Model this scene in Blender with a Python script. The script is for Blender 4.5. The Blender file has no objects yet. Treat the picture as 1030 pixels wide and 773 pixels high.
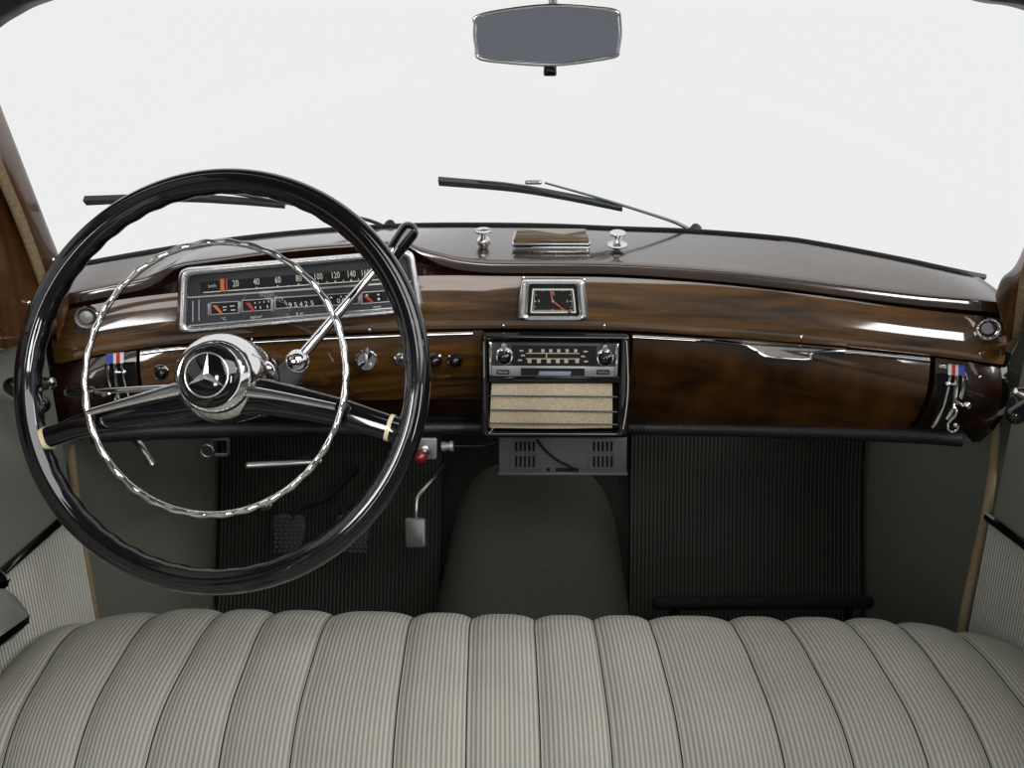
import bpy, bmesh, math, random
import numpy as np
random.seed(7)
PI = math.pi
R = math.radians
SC = bpy.context.scene
COL = SC.collection

# ------------------------------------------------------------------ camera
F, PITCH, YAW = 850.0, R(18.0), R(2.3)
EYE = np.array([0.0, 0.0, 0.98])
_h = np.array([-math.sin(YAW), math.cos(YAW), 0.0])
CR = np.array([math.cos(YAW), math.sin(YAW), 0.0])
CD = _h * math.cos(PITCH) + np.array([0, 0, -math.sin(PITCH)])
CU = _h * math.sin(PITCH) + np.array([0, 0, math.cos(PITCH)])

def ray(x, y): return CD + CR * (x - 515.0) / F - CU * (y - 386.5) / F
def onY(x, y, Y): v = ray(x, y); return EYE + v * (Y - EYE[1]) / v[1]
def onX(x, y, X): v = ray(x, y); return EYE + v * (X - EYE[0]) / v[0]
def onZ(x, y, Z): v = ray(x, y); return EYE + v * (Z - EYE[2]) / v[2]
def proj(P):
    q = np.array(P) - EYE; z = q @ CD
    return 515 + F * (q @ CR) / z, 386.5 - F * (q @ CU) / z
def V(*a): return np.array(a, float)
def nrm(v): v = np.array(v, float); return v / np.linalg.norm(v)

class Plane:
    """A real plane in the car: p0, normal n (towards the cabin) and up; gives local u, v, h."""
    def __init__(s, p0, n, up=(0, 0, 1)):
        s.p0 = np.array(p0, float); s.n = nrm(n)
        s.r = nrm(np.cross(up, s.n)); s.u = np.cross(s.n, s.r)
    def px(s, x, y, h=0.0):
        v = ray(x, y); p = s.p0 + s.n * h
        return EYE + v * ((p - EYE) @ s.n) / (v @ s.n)
    def uv(s, x, y, h=0.0):
        q = s.px(x, y, h) - s.p0; return (q @ s.r, q @ s.u)
    def w(s, u, v, h=0.0): return s.p0 + s.r * u + s.u * v + s.n * h

# ------------------------------------------------------------------ mesh builder
def catmull(P, n=8, closed=False):
    P = [np.array(p, float) for p in P]; out = []; m = len(P)
    rng = range(m) if closed else range(m - 1)
    for i in rng:
        if closed: p0, p1, p2, p3 = P[i-1], P[i], P[(i+1) % m], P[(i+2) % m]
        else: p0, p1, p2, p3 = P[max(i-1, 0)], P[i], P[i+1], P[min(i+2, m-1)]
        for k in range(n):
            t = k / n
            out.append(.5*((2*p1)+(-p0+p2)*t+(2*p0-5*p1+4*p2-p3)*t*t+(-p0+3*p1-3*p2+p3)*t**3))
    if not closed: out.append(P[-1])
    return out

def rrect(u0, u1, v0, v1, r, n=5):
    P = []
    for cx, cy, a in ((u1-r, v1-r, 0), (u0+r, v1-r, PI/2), (u0+r, v0+r, PI), (u1-r, v0+r, 1.5*PI)):
        for k in range(n+1):
            t = a + PI/2*k/n; P.append((cx+r*math.cos(t), cy+r*math.sin(t)))
    return P

def rquad(c, r, n=5):
    """round the corners of a polygon of 2-D points by the radius r"""
    c = [np.array(p, float) for p in c]; m = len(c); P = []
    for i in range(m):
        a, b, d = c[i-1], c[i], c[(i+1) % m]
        e1 = nrm(a-b); e2 = nrm(d-b)
        q = min(r, .45*np.linalg.norm(a-b), .45*np.linalg.norm(d-b))
        s, e = b+e1*q, b+e2*q
        for k in range(n+1):
            t = k/n; P.append(tuple((1-t)**2*s+2*t*(1-t)*b+t*t*e))
    return P

def inset(P, d):
    P = [np.array(p, float) for p in P]; m = len(P)
    area = sum(P[i][0]*P[(i+1) % m][1]-P[(i+1) % m][0]*P[i][1] for i in range(m))
    sg = 1 if area > 0 else -1; out = []
    for i in range(m):
        a, b, c = P[i-1], P[i], P[(i+1) % m]
        t1 = b-a; t2 = c-b
        l1 = np.linalg.norm(t1); l2 = np.linalg.norm(t2)
        t1 = t1/l1 if l1 > 1e-9 else t2/max(l2, 1e-9); t2 = t2/l2 if l2 > 1e-9 else t1
        n1 = np.array([-t1[1], t1[0]])*sg; n2 = np.array([-t2[1], t2[0]])*sg
        nn = n1+n2; q = nn@nn
        nn = nn*2/q if q > .3 else n1
        out.append(tuple(b+nn*d))
    return out

class MB:
    def __init__(s): s.v = []; s.f = []; s.uv = {}
    def add(s, vs, fs):
        b = len(s.v); s.v += [tuple(map(float, p)) for p in vs]; s.f += [tuple(b+i for i in f) for f in fs]; return b
    def grid(s, G, closed_u=False, closed_v=False, uvs=None):
        m, n = len(G), len(G[0]); fs = []
        for i in range(m if closed_u else m-1):
            for j in range(n if closed_v else n-1):
                i2, j2 = (i+1) % m, (j+1) % n
                fs.append((i*n+j, i2*n+j, i2*n+j2, i*n+j2))
        b = s.add([p for row in G for p in row], fs)
        if uvs is not None:
            for i in range(m):
                for j in range(n): s.uv[b+i*n+j] = uvs[i][j]
        return b
    def slab(s, G, off):
        """grid with a back skin shifted by off: a closed sheet with thickness"""
        m, n = len(G), len(G[0]); off = np.array(off, float)
        a = s.grid(G); b = s.grid([[np.array(p)+off for p in row] for row in G])
        fs = []
        for i in range(m-1):
            for j in (0, n-1):
                fs.append((a+i*n+j, a+(i+1)*n+j, b+(i+1)*n+j, b+i*n+j))
        for j in range(n-1):
            for i in (0, m-1):
                fs.append((a+i*n+j, a+i*n+j+1, b+i*n+j+1, b+i*n+j))
        s.f += fs
    def prism(s, pl, P, h0, h1, bev=0.0):
        m = len(P)
        rings = [(P, h0)]
        if bev: rings += [(P, h1-bev), (inset(P, bev*.35), h1-bev*.35), (inset(P, bev), h1)]
        else: rings += [(P, h1)]
        vs = [pl.w(u, v, h) for Q, h in rings for (u, v) in Q]; fs = []
        for k in range(len(rings)-1):
            for i in range(m):
                j = (i+1) % m; fs.append((k*m+i, k*m+j, (k+1)*m+j, (k+1)*m+i))
        fs.append(tuple(range(m))[::-1]); fs.append(tuple((len(rings)-1)*m+i for i in range(m)))
        s.add(vs, fs)
    def frame(s, pl, P, Q, h0, h1, bev=0.0, hin=None):
        """ring between outline P and inner outline Q (same count)"""
        m = len(P); hin = h0 if hin is None else hin
        if bev: rings = [(P, h0), (P, h1-bev), (inset(P, bev*.4), h1-bev*.3), (inset(P, bev), h1), (inset(Q, -bev), h1), (inset(Q, -bev*.4), h1-bev*.3), (Q, h1-bev), (Q, hin)]
        else: rings = [(P, h0), (P, h1), (Q, h1), (Q, hin)]
        vs = [pl.w(u, v, h) for q, h in rings for (u, v) in q]; fs = []; L = len(rings)
        for k in range(L):
            k2 = (k+1) % L
            for i in range(m):
                j = (i+1) % m; fs.append((k*m+i, k*m+j, k2*m+j, k2*m+i))
        s.add(vs, fs)
    def box(s, pl, u0, u1, v0, v1, h0, h1, bev=0.0):
        s.prism(pl, [(u0, v0), (u1, v0), (u1, v1), (u0, v1)], h0, h1, bev)
    def lathe(s, p0, ax, prof, n=32, ref=None):
        ax = nrm(ax); ref = V(0, 0, 1) if abs(ax[2]) < .9 else V(1, 0, 0)
        a = nrm(np.cross(ref, ax)); b = np.cross(ax, a); G = []
        for r, h in prof:
            G.append([np.array(p0)+ax*h+(a*math.cos(2*PI*k/n)+b*math.sin(2*PI*k/n))*max(r, 1e-5) for k in range(n)])
        base = s.grid(G, closed_v=True); L = len(prof)
        s.f.append(tuple(base+i for i in range(n))[::-1]); s.f.append(tuple(base+(L-1)*n+i for i in range(n)))
    def ball(s, c, r, n=16, ax=(0, 0, 1), sq=1.0):
        s.lathe(c, ax, [(r*math.sin(PI*k/10), -r*sq*math.cos(PI*k/10)) for k in range(11)], n)
    def tube(s, P, r, n=10, closed=False, sx=1.0):
        P = [np.array(p, float) for p in P]; m = len(P)
        rr = r if hasattr(r, '__len__') else [r]*m
        T = []
        for i in range(m):
            if closed: T.append(nrm(P[(i+1) % m]-P[i-1]))
            else: T.append(nrm(P[min(i+1, m-1)]-P[max(i-1, 0)]))
        ref = V(0, 0, 1) if abs(T[0][2]) < .9 else V(1, 0, 0)
        a = nrm(np.cross(ref, T[0])); G = []
        for i in range(m):
            a = nrm(a-T[i]*(a@T[i])); b = np.cross(T[i], a)
            G.append([P[i]+(a*math.cos(2*PI*k/n)*sx+b*math.sin(2*PI*k/n))*rr[i] for k in range(n)])
        base = s.grid(G, closed_u=closed, closed_v=True)
        if not closed:
            s.f.append(tuple(base+i for i in range(n))[::-1]); s.f.append(tuple(base+(m-1)*n+i for i in range(n)))
    def rod(s, a, b, r, n=12, r2=None): s.tube([a, b], [r, r if r2 is None else r2], n)
    def capsule(s, a, b, r, n=16, r2=None):
        a = np.array(a, float); b = np.array(b, float); r2 = r if r2 is None else r2
        d = nrm(b-a); P = []; rr = []
        for k in range(1, 6): t = PI/2*k/5; P.append(a-d*r*math.cos(t)); rr.append(r*math.sin(t))
        for k in range(5): t = PI/2*k/5; P.append(b+d*r2*math.sin(t)); rr.append(r2*math.cos(t))
        s.tube(P, rr, n)
    def loft(s, S):
        m, n = len(S), len(S[0]); base = s.grid(S, closed_v=True)
        s.f.append(tuple(base+i for i in range(n))[::-1]); s.f.append(tuple(base+(m-1)*n+i for i in range(n)))
    def text(s, pl, txt, u, v, size, h, sx=1.0, depth=.0002, align='CENTER', shear=0.0):
        cu = bpy.data.curves.new('t', 'FONT'); cu.body = txt; cu.size = 1.0; cu.align_x = align; cu.align_y = 'CENTER'; cu.resolution_u = 2
        o = bpy.data.objects.new('t', cu); COL.objects.link(o)
        dg = bpy.context.evaluated_depsgraph_get(); dg.update()
        me = bpy.data.meshes.new_from_object(o.evaluated_get(dg))
        s.add([pl.w(u+p.co.x*size*sx, v+p.co.y*size+shear*p.co.x*size, h) for p in me.vertices], [tuple(f.vertices) for f in me.polygons])
        bpy.data.objects.remove(o); bpy.data.curves.remove(cu); bpy.data.meshes.remove(me)
    def build(s, name, mat, parent=None, label=None, smooth=40, flat=False):
        org = ORG.get(parent.name, V(0, 0, 0)) if parent else V(0, 0, 0)
        me = bpy.data.meshes.new(name)
        me.from_pydata([tuple(np.array(p)-org) for p in s.v], [], s.f)
        bm = bmesh.new(); bm.from_mesh(me)
        bmesh.ops.recalc_face_normals(bm, faces=bm.faces)
        bm.to_mesh(me); bm.free()
        if s.uv:
            lay = me.uv_layers.new(name='UVMap')
            for lp in me.loops: lay.data[lp.index].uv = s.uv.get(lp.vertex_index, (0, 0))
        if not flat:
            me.shade_smooth(); me.set_sharp_from_angle(angle=R(smooth))
        me.materials.append(mat); me.update()
        o = bpy.data.objects.new(name, me); COL.objects.link(o)
        if parent: o.parent = parent; ORG[o.name] = org
        if label: o['label'] = label
        return o
ORG = {}

def thing(name, label, cat, loc, group=None):
    o = bpy.data.objects.new(name, None); COL.objects.link(o); o.empty_display_size = .02
    o.location = tuple(loc); ORG[o.name] = np.array(loc, float)
    o['label'] = label; o['category'] = cat
    if group: o['group'] = group
    return o
def tag(o, label, cat, group=None, kind=None):
    o['label'] = label; o['category'] = cat
    if group: o['group'] = group
    if kind: o['kind'] = kind
    return o
def struct(o): o['kind'] = 'structure'; return o
def sempty(name, loc):
    o = bpy.data.objects.new(name, None); COL.objects.link(o); o.location = tuple(loc); ORG[o.name] = np.array(loc, float)
    o['kind'] = 'structure'; return o

# ------------------------------------------------------------------ materials
def mat(name, col, rough=.5, metal=0., coat=0., spec=.5, coat_r=.03):
    m = bpy.data.materials.new(name); m.use_nodes = True
    b = m.node_tree.nodes['Principled BSDF']
    b.inputs['Base Color'].default_value = (*col, 1); b.inputs['Roughness'].default_value = rough
    b.inputs['Metallic'].default_value = metal; b.inputs['Coat Weight'].default_value = coat
    b.inputs['Coat Roughness'].default_value = coat_r; b.inputs['Specular IOR Level'].default_value = spec
    # a faint procedural unevenness of the surface
    nt = m.node_tree; tc = nt.nodes.new('ShaderNodeTexCoord'); nz = nt.nodes.new('ShaderNodeTexNoise')
    nz.inputs['Scale'].default_value = 60; nz.inputs['Detail'].default_value = 3
    mx = nt.nodes.new('ShaderNodeMapRange'); mx.inputs['To Min'].default_value = max(rough*.85, .0); mx.inputs['To Max'].default_value = min(rough*1.15+.01, 1)
    nt.links.new(tc.outputs['Object'], nz.inputs['Vector']); nt.links.new(nz.outputs['Fac'], mx.inputs['Value']); nt.links.new(mx.outputs['Result'], b.inputs['Roughness'])
    return m
def N(m, t): return m.node_tree.nodes.new(t)
def L(m, a, b): m.node_tree.links.new(a, b)
def noise_color(m, scale, c0, c1, vec_scale=(1, 1, 1), detail=5, lo=.35, hi=.65, dist=0., bump=0.):
    b = m.node_tree.nodes['Principled BSDF']
    tc = N(m, 'ShaderNodeTexCoord'); mp = N(m, 'ShaderNodeMapping'); mp.inputs['Scale'].default_value = vec_scale
    nz = N(m, 'ShaderNodeTexNoise'); nz.inputs['Scale'].default_value = scale; nz.inputs['Detail'].default_value = detail; nz.inputs['Distortion'].default_value = dist
    cr = N(m, 'ShaderNodeValToRGB'); cr.color_ramp.elements[0].position = lo; cr.color_ramp.elements[1].position = hi
    cr.color_ramp.elements[0].color = (*c0, 1); cr.color_ramp.elements[1].color = (*c1, 1)
    L(m, tc.outputs['Object'], mp.inputs['Vector']); L(m, mp.outputs['Vector'], nz.inputs['Vector']); L(m, nz.outputs['Fac'], cr.inputs['Fac'])
    L(m, cr.outputs['Color'], b.inputs['Base Color'])
    if bump:
        bp = N(m, 'ShaderNodeBump'); bp.inputs['Strength'].default_value = bump; bp.inputs['Distance'].default_value = .001
        L(m, nz.outputs['Fac'], bp.inputs['Height']); L(m, bp.outputs['Normal'], b.inputs['Normal'])
    return m
def wood(name, dark, light, vs=(2.2, 9, 34), coat=1.0, figure=0.0):
    m = mat(name, light, .38, coat=coat, coat_r=.045, spec=.2)
    b = m.node_tree.nodes['Principled BSDF']
    tc = N(m, 'ShaderNodeTexCoord'); mp = N(m, 'ShaderNodeMapping'); mp.inputs['Scale'].default_value = vs
    nz = N(m, 'ShaderNodeTexNoise'); nz.inputs['Scale'].default_value = 2.2; nz.inputs['Detail'].default_value = 7; nz.inputs['Distortion'].default_value = .6
    cr = N(m, 'ShaderNodeValToRGB'); cr.color_ramp.elements[0].position = .34; cr.color_ramp.elements[1].position = .68
    cr.color_ramp.elements[0].color = (*dark, 1); cr.color_ramp.elements[1].color = (*light, 1)
    L(m, tc.outputs['Object'], mp.inputs['Vector']); L(m, mp.outputs['Vector'], nz.inputs['Vector']); L(m, nz.outputs['Fac'], cr.inputs['Fac'])
    mp2 = N(m, 'ShaderNodeMapping'); mp2.inputs['Scale'].default_value = (22, 8, 5) if figure else (3, 3, 5)
    n2 = N(m, 'ShaderNodeTexNoise'); n2.inputs['Scale'].default_value = 1.6; n2.inputs['Detail'].default_value = 4
    r2 = N(m, 'ShaderNodeMapRange'); r2.inputs['From Min'].default_value = .3; r2.inputs['From Max'].default_value = .7
    r2.inputs['To Min'].default_value = .62 if figure else .75; r2.inputs['To Max'].default_value = 1.25
    L(m, tc.outputs['Object'], mp2.inputs['Vector']); L(m, mp2.outputs['Vector'], n2.inputs['Vector']); L(m, n2.outputs['Fac'], r2.inputs['Value'])
    hs = N(m, 'ShaderNodeHueSaturation'); L(m, cr.outputs['Color'], hs.inputs['Color']); L(m, r2.outputs['Result'], hs.inputs['Value'])
    L(m, hs.outputs['Color'], b.inputs['Base Color'])
    return m
def striped(name, a, bcol, period, rough=.9, axis='UV', bump=.3):
    """woven cloth with fine stripes; the stripes run along V of the UV map, or across an object axis"""
    m = mat(name, a, rough, spec=.2); b = m.node_tree.nodes['Principled BSDF']
    tc = N(m, 'ShaderNodeTexCoord'); sp = N(m, 'ShaderNodeSeparateXYZ')
    L(m, tc.outputs['UV' if axis == 'UV' else 'Object'], sp.inputs['Vector'])
    mu = N(m, 'ShaderNodeMath'); mu.operation = 'MULTIPLY'; mu.inputs[1].default_value = 2*PI/period
    L(m, sp.outputs[{'UV': 'X', 'X': 'X', 'Y': 'Y'}[axis]], mu.inputs[0])
    sn = N(m, 'ShaderNodeMath'); sn.operation = 'SINE'; L(m, mu.outputs[0], sn.inputs[0])
    cr = N(m, 'ShaderNodeMapRange'); cr.inputs['From Min'].default_value = -.7; cr.inputs['From Max'].default_value = .7
    L(m, sn.outputs[0], cr.inputs['Value'])
    nz = N(m, 'ShaderNodeTexNoise'); nz.inputs['Scale'].default_value = 900; nz.inputs['Detail'].default_value = 2
    n2 = N(m, 'ShaderNodeTexNoise'); n2.inputs['Scale'].default_value = 9; n2.inputs['Detail'].default_value = 3
    L(m, tc.outputs['Object'], nz.inputs['Vector']); L(m, tc.outputs['Object'], n2.inputs['Vector'])
    mix = N(m, 'ShaderNodeMix'); mix.data_type = 'RGBA'; mix.inputs['A'].default_value = (*a, 1); mix.inputs['B'].default_value = (*bcol, 1)
    L(m, cr.outputs['Result'], mix.inputs['Factor'])
    ad = N(m, 'ShaderNodeMath'); ad.operation = 'ADD'; L(m, nz.outputs['Fac'], ad.inputs[0]); L(m, n2.outputs['Fac'], ad.inputs[1])
    r2 = N(m, 'ShaderNodeMapRange'); r2.inputs['From Min'].default_value = .6; r2.inputs['From Max'].default_value = 1.4; r2.inputs['To Min'].default_value = .86; r2.inputs['To Max'].default_value = 1.12
    L(m, ad.outputs[0], r2.inputs['Value'])
    hs = N(m, 'ShaderNodeHueSaturation'); L(m, mix.outputs['Result'], hs.inputs['Color']); L(m, r2.outputs['Result'], hs.inputs['Value'])
    L(m, hs.outputs['Color'], b.inputs['Base Color'])
    bp = N(m, 'ShaderNodeBump'); bp.inputs['Strength'].default_value = bump; bp.inputs['Distance'].default_value = .0008
    L(m, sn.outputs[0], bp.inputs['Height']); L(m, bp.outputs['Normal'], b.inputs['Normal'])
    return m
def weave(name, a, c, s=420):
    m = mat(name, a, .85, spec=.2); b = m.node_tree.nodes['Principled BSDF']
    tc = N(m, 'ShaderNodeTexCoord'); vo = N(m, 'ShaderNodeTexVoronoi'); vo.inputs['Scale'].default_value = s
    cr = N(m, 'ShaderNodeValToRGB'); cr.color_ramp.elements[0].color = (*a, 1); cr.color_ramp.elements[1].color = (*c, 1); cr.color_ramp.elements[0].position = .15; cr.color_ramp.elements[1].position = .75
    L(m, tc.outputs['Object'], vo.inputs['Vector']); L(m, vo.outputs['Distance'], cr.inputs['Fac']); L(m, cr.outputs['Color'], b.inputs['Base Color'])
    return m
def glass(name, ior=1.35, tint=(1, 1, 1), strength=1.0):
    m = bpy.data.materials.new(name); m.use_nodes = True; nt = m.node_tree; nt.nodes.clear()
    o = nt.nodes.new('ShaderNodeOutputMaterial'); t = nt.nodes.new('ShaderNodeBsdfTransparent'); g = nt.nodes.new('ShaderNodeBsdfGlossy')
    t.inputs['Color'].default_value = (*tint, 1); g.inputs['Roughness'].default_value = .01; g.inputs['Color'].default_value = (strength,)*3+(1,)
    fr = nt.nodes.new('ShaderNodeFresnel'); fr.inputs['IOR'].default_value = ior; mx = nt.nodes.new('ShaderNodeMixShader')
    nt.links.new(fr.outputs[0], mx.inputs[0]); nt.links.new(t.outputs[0], mx.inputs[1]); nt.links.new(g.outputs[0], mx.inputs[2]); nt.links.new(mx.outputs[0], o.inputs[0])
    return m

M = dict(
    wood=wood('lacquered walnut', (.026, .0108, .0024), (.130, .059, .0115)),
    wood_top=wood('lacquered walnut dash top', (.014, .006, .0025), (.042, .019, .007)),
    wood_door=wood('figured walnut', (.018, .0066, .0016), (.078, .030, .0060), vs=(3, 6, 9), figure=1.0),
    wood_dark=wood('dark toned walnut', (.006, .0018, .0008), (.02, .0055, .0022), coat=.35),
    wood_pillar=wood('lacquered pillar walnut', (.035, .012, .003), (.13, .048, .011), vs=(30, 20, 3), coat=.35),
    chrome=mat('chrome', (.82, .82, .83), .06, 1.0),
    soft=mat('soft chrome', (.86, .86, .87), .24, 1.0),
    dim=mat('dim ivory print', (.42, .40, .31), .6),
    steel=mat('brushed steel', (.45, .45, .44), .32, 1.0),
    black=mat('black bakelite', (.003, .003, .0042), .12, coat=1.0, spec=.1),
    gloss=mat('black enamel', (.003, .0025, .0025), .15, coat=1.0, spec=.1),
    pad=noise_color(mat('black grained vinyl', (.012, .012, .013), .42), 260, (.008, .008, .009), (.02, .02, .022), bump=.6),
    matte=mat('matt black', (.006, .006, .006), .8, spec=.15),
    rubber=mat('black rubber', (.02, .023, .024), .6, spec=.3),
    vinyl=noise_color(mat('grey green vinyl', (.12, .12, .105), .5, spec=.3), 500, (.165, .17, .145), (.19, .195, .168), bump=.25),
    vinyl_dark=noise_color(mat('dark grey green trim', (.06, .062, .05), .55, spec=.3), 300, (.108, .113, .091), (.128, .133, .108), bump=.25),
    carpet=noise_color(mat('dark green grey carpet', (.05, .05, .04), .95, spec=.1), 500, (.03, .031, .025), (.048, .049, .04), bump=.8),
    tan=noise_color(mat('tan piping', (.2, .14, .07), .8), 300, (.16, .115, .06), (.24, .18, .10)),
    cloth=striped('striped seat cloth', (.265, .258, .222), (.158, .154, .131), .0049, axis='UV'),
    cloth_door=striped('striped door cloth', (.52, .51, .45), (.29, .285, .25), .0056, axis='Y'),
    mat_rib=striped('ribbed rubber mat', (.032, .032, .026), (.007, .007, .006), .0078, rough=.7, axis='X', bump=.9),
    cream=mat('ivory', (.62, .53, .33), .35, coat=.5),
    white=mat('white paint', (.8, .8, .78), .5),
    ivory=mat('ivory print', (.86, .84, .72), .6),
    yellow=mat('yellow print', (.40, .36, .20), .6),
    orange=mat('orange paint', (.75, .17, .03), .5),
    red=mat('red paint', (.62, .03, .02), .4),
    blue=mat('blue paint', (.08, .09, .45), .4),
    redknob=mat('red plastic', (.16, .006, .006), .25, coat=.6),
    face=mat('dial black', (.008, .008, .009), .6, spec=.25),
    slate=mat('slate blue dial', (.019, .021, .029), .5),
    greybox=mat('grey hammered paint', (.06, .06, .066), .5),
    silver=mat('silver paint', (.33, .33, .33), .4, .6),
    keygrey=mat('blue grey plastic', (.20, .23, .28), .4),
    green=mat('pale green print', (.35, .42, .36), .6),
    speaker=weave('woven speaker cloth', (.27, .215, .135), (.56, .48, .34), 800),
    mirror=mat('tinted mirror glass', (.84, .87, .93), .015, 1.0),
    glass=glass('windscreen glass', 1.10),
    lens=glass('clear lens', 1.22),
    wiper=mat('grey wiper metal', (.05, .06, .06), .45, .3),
    headliner=noise_color(mat('headliner cloth', (.3, .29, .25), .9), 300, (.28, .27, .23), (.33, .32, .28)),
    header=mat('dark brown header', (.012, .007, .006), .4),
    nickel=mat('worn nickel pedal', (.17, .165, .16), .45, .8),
)
M['wood'].node_tree.nodes['Principled BSDF'].inputs['Coat IOR'].default_value = 1.55
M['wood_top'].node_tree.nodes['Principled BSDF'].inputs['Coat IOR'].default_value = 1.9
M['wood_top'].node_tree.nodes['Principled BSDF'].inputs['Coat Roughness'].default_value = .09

# ------------------------------------------------------------------ dashboard curves
X0 = -.015
def Yf(X, Yc, k): 
    X = np.asarray(X, float); e = np.maximum(0, np.abs(X+.03)-.575)
    return Yc - k*(X-X0)**2 - .10*(X-X0)**4 + e*e*9.0
def curve3(pts, Yc, k):
    """pixel polyline -> heights over X on the bowed wall Y = Yf(X)"""
    P = [p for p in catmull([(x, y) for x, y in pts], 10)]
    xs, zs = [], []
    for x, y in P:
        Y = Yc
        for _ in range(40):
            q = onY(x, y, Y); Y = .5*Y+.5*float(Yf(q[0], Yc, k))
        xs.append(q[0]); zs.append(q[2])
    xs = np.array(xs); zs = np.array(zs); o = np.argsort(xs)
    return lambda X: V(X, float(Yf(X, Yc, k)), float(np.interp(X, xs[o], zs[o])))
KF = .43
YA, KA = 1.45, .72
cA = curve3([(60, 272), (78, 268), (150, 255), (220, 244), (300, 235), (380, 229.5), (440, 227.5), (540, 228), (620, 231), (700, 234), (780, 240.5), (820, 246), (900, 261), (960, 274), (995, 281), (1012, 283)], YA, KA)
cB = curve3([(60, 308), (96, 301), (125, 295), (147, 290), (161, 282), (173, 273), (185, 268.5), (200, 265.5), (300, 252.5), (395, 246.5), (412, 249), (425, 257), (440, 265), (455, 270), (475, 273), (500, 274.5), (560, 275), (620, 276), (700, 281), (780, 289), (850, 298), (920, 307), (985, 313), (1008, 316)], 1.238, KF)
cB2 = curve3([(60, 313), (92, 307), (122, 301.5), (175, 295), (300, 283), (430, 277.5), (500, 278), (560, 278.5), (620, 279.5), (700, 284.5), (780, 292.5), (850, 301.5), (920, 311), (985, 318), (1008, 321)], 1.237, KF)
cC = curve3([(60, 366), (100, 357), (145, 350), (180, 346), (260, 339), (380, 334), (440, 331), (556, 330.5), (640, 333), (700, 337), (770, 342), (830, 347), (935, 357.5), (1008, 367)], 1.222, KF)
cL = curve3([(60, 368), (100, 359), (145, 352), (180, 348), (260, 341), (380, 336), (440, 333), (556, 332.5), (640, 335), (700, 339), (770, 344), (830, 349), (935, 359.5), (1008, 369)], 1.228, KF)
cD = curve3([(60, 436), (130, 430), (300, 427), (640, 426), (800, 428.5), (935, 433), (1008, 439)], 1.34, .70)
XL, XR = -.650, .592
def stations(a, b, n): return np.linspace(a, b, n)
def bez(a, q, b, n): return [(1-t)**2*a+2*t*(1-t)*q+t*t*b for t in np.linspace(0, 1, n)]

dash = thing('dashboard', 'brown lacquered wooden dashboard spanning the car under the windscreen', 'dashboard', (0, 1.25, .53))
# top roll with the hood over the instruments
def top_section(X, n=14):
    a, b = cA(X), cB(X)
    up_ = min(.014, max(.004, (a[2]-b[2])*.45)); md = b+V(0, .0035, up_)
    return bez(a, (a+md)/2+V(0, 0, .003), md, n)+bez(md, md+V(0, -.0030, -.0008), b, 8)[1:]
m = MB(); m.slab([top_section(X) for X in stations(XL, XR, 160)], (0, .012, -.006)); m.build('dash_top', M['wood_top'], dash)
# recess between hood and fascia
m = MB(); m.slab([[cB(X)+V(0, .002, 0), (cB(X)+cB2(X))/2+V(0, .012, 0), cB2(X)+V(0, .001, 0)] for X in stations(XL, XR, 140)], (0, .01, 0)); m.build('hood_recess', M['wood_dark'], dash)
def fascia(X, top, bot, bulge, n):
    a, b = top(X), bot(X)
    return [a+(b-a)*t+V(0, -1, 0)*bulge*(1-(2*t-1)**2) for t in np.linspace(0, 1, n)]
m = MB(); m.slab([fascia(X, cB2, cC, .005, 17) for X in stations(XL, XR, 110)], (0, .012, 0)); m.build('upper_fascia', M['wood'], dash)
def lowerface(X, n=15): return fascia(X, cL, cD, .022, n)
def xat(px, py, c):   # X on a dash curve at a pixel column
    lo, hi = XL-.05, XR+.05
    for _ in range(50):
        mid = (lo+hi)/2
        if proj(c(mid))[0] < px: lo = mid
        else: hi = mid
    return mid
xa, xb, xc, xd = (xat(141, 0, cL), xat(486, 0, cL), xat(634, 0, cL), xat(937, 0, cL))
m = MB(); m.slab([lowerface(X, 19)[:13] for X in stations(xa, xb, 50)], (0, .012, 0)); m.build('lower_fascia', M['wood'], dash)
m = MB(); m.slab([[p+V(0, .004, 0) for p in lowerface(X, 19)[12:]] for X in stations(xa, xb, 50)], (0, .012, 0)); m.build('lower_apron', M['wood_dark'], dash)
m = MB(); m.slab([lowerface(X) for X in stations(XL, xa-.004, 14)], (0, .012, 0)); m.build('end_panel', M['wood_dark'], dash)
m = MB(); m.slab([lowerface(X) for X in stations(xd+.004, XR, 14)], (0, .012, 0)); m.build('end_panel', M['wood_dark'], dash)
# dark strip behind joints
m = MB(); m.slab([[cC(X)+V(0, .012, .004), cL(X)+V(0, .012, -.03), cD(X)+V(0, .02, -.004)] for X in stations(XL, XR, 60)], (0, .01, 0)); m.build('backing_panel', M['matte'], dash)
# glove box door with a closed edge and the chrome grip strip
gb = MB(); gb.slab([[p+V(0, -.006, 0) for p in lowerface(X)] for X in stations(xc+.004, xd-.004, 60)], (0, .016, 0)); gbo = gb.build('glovebox_door', M['wood_door'], dash)
def strip(pts, Yc, hw, dep, mb, k=KF):
    """bright metal strip: pixel centre line, half height and depth"""
    c = curve3(pts, Yc, k); x0 = xat(pts[0][0], 0, c); x1 = xat(pts[-1][0], 0, c); S = []
    for X in stations(x0, x1, 40):
        p = c(X); S.append([p+V(0, -dep*math.sin(2*PI*k_/12), hw*math.cos(2*PI*k_/12)) for k_ in range(12)])
    mb.loft(S); return c
m = MB(); strip([(143, 355), (175, 351), (260, 343.5), (380, 338), (440, 336), (476, 335)], 1.222, .0034, .006, m); m.build('chrome_strip', M['chrome'], dash)
m = MB(); cT = strip([(636, 338.5), (700, 342), (770, 347), (830, 352), (934, 363)], 1.214, .0030, .006, m)
grip_plane = Plane(cT(xat(785, 0, cT))+V(0, -.014, 0), nrm(V(-.28, -1, .12)))
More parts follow.
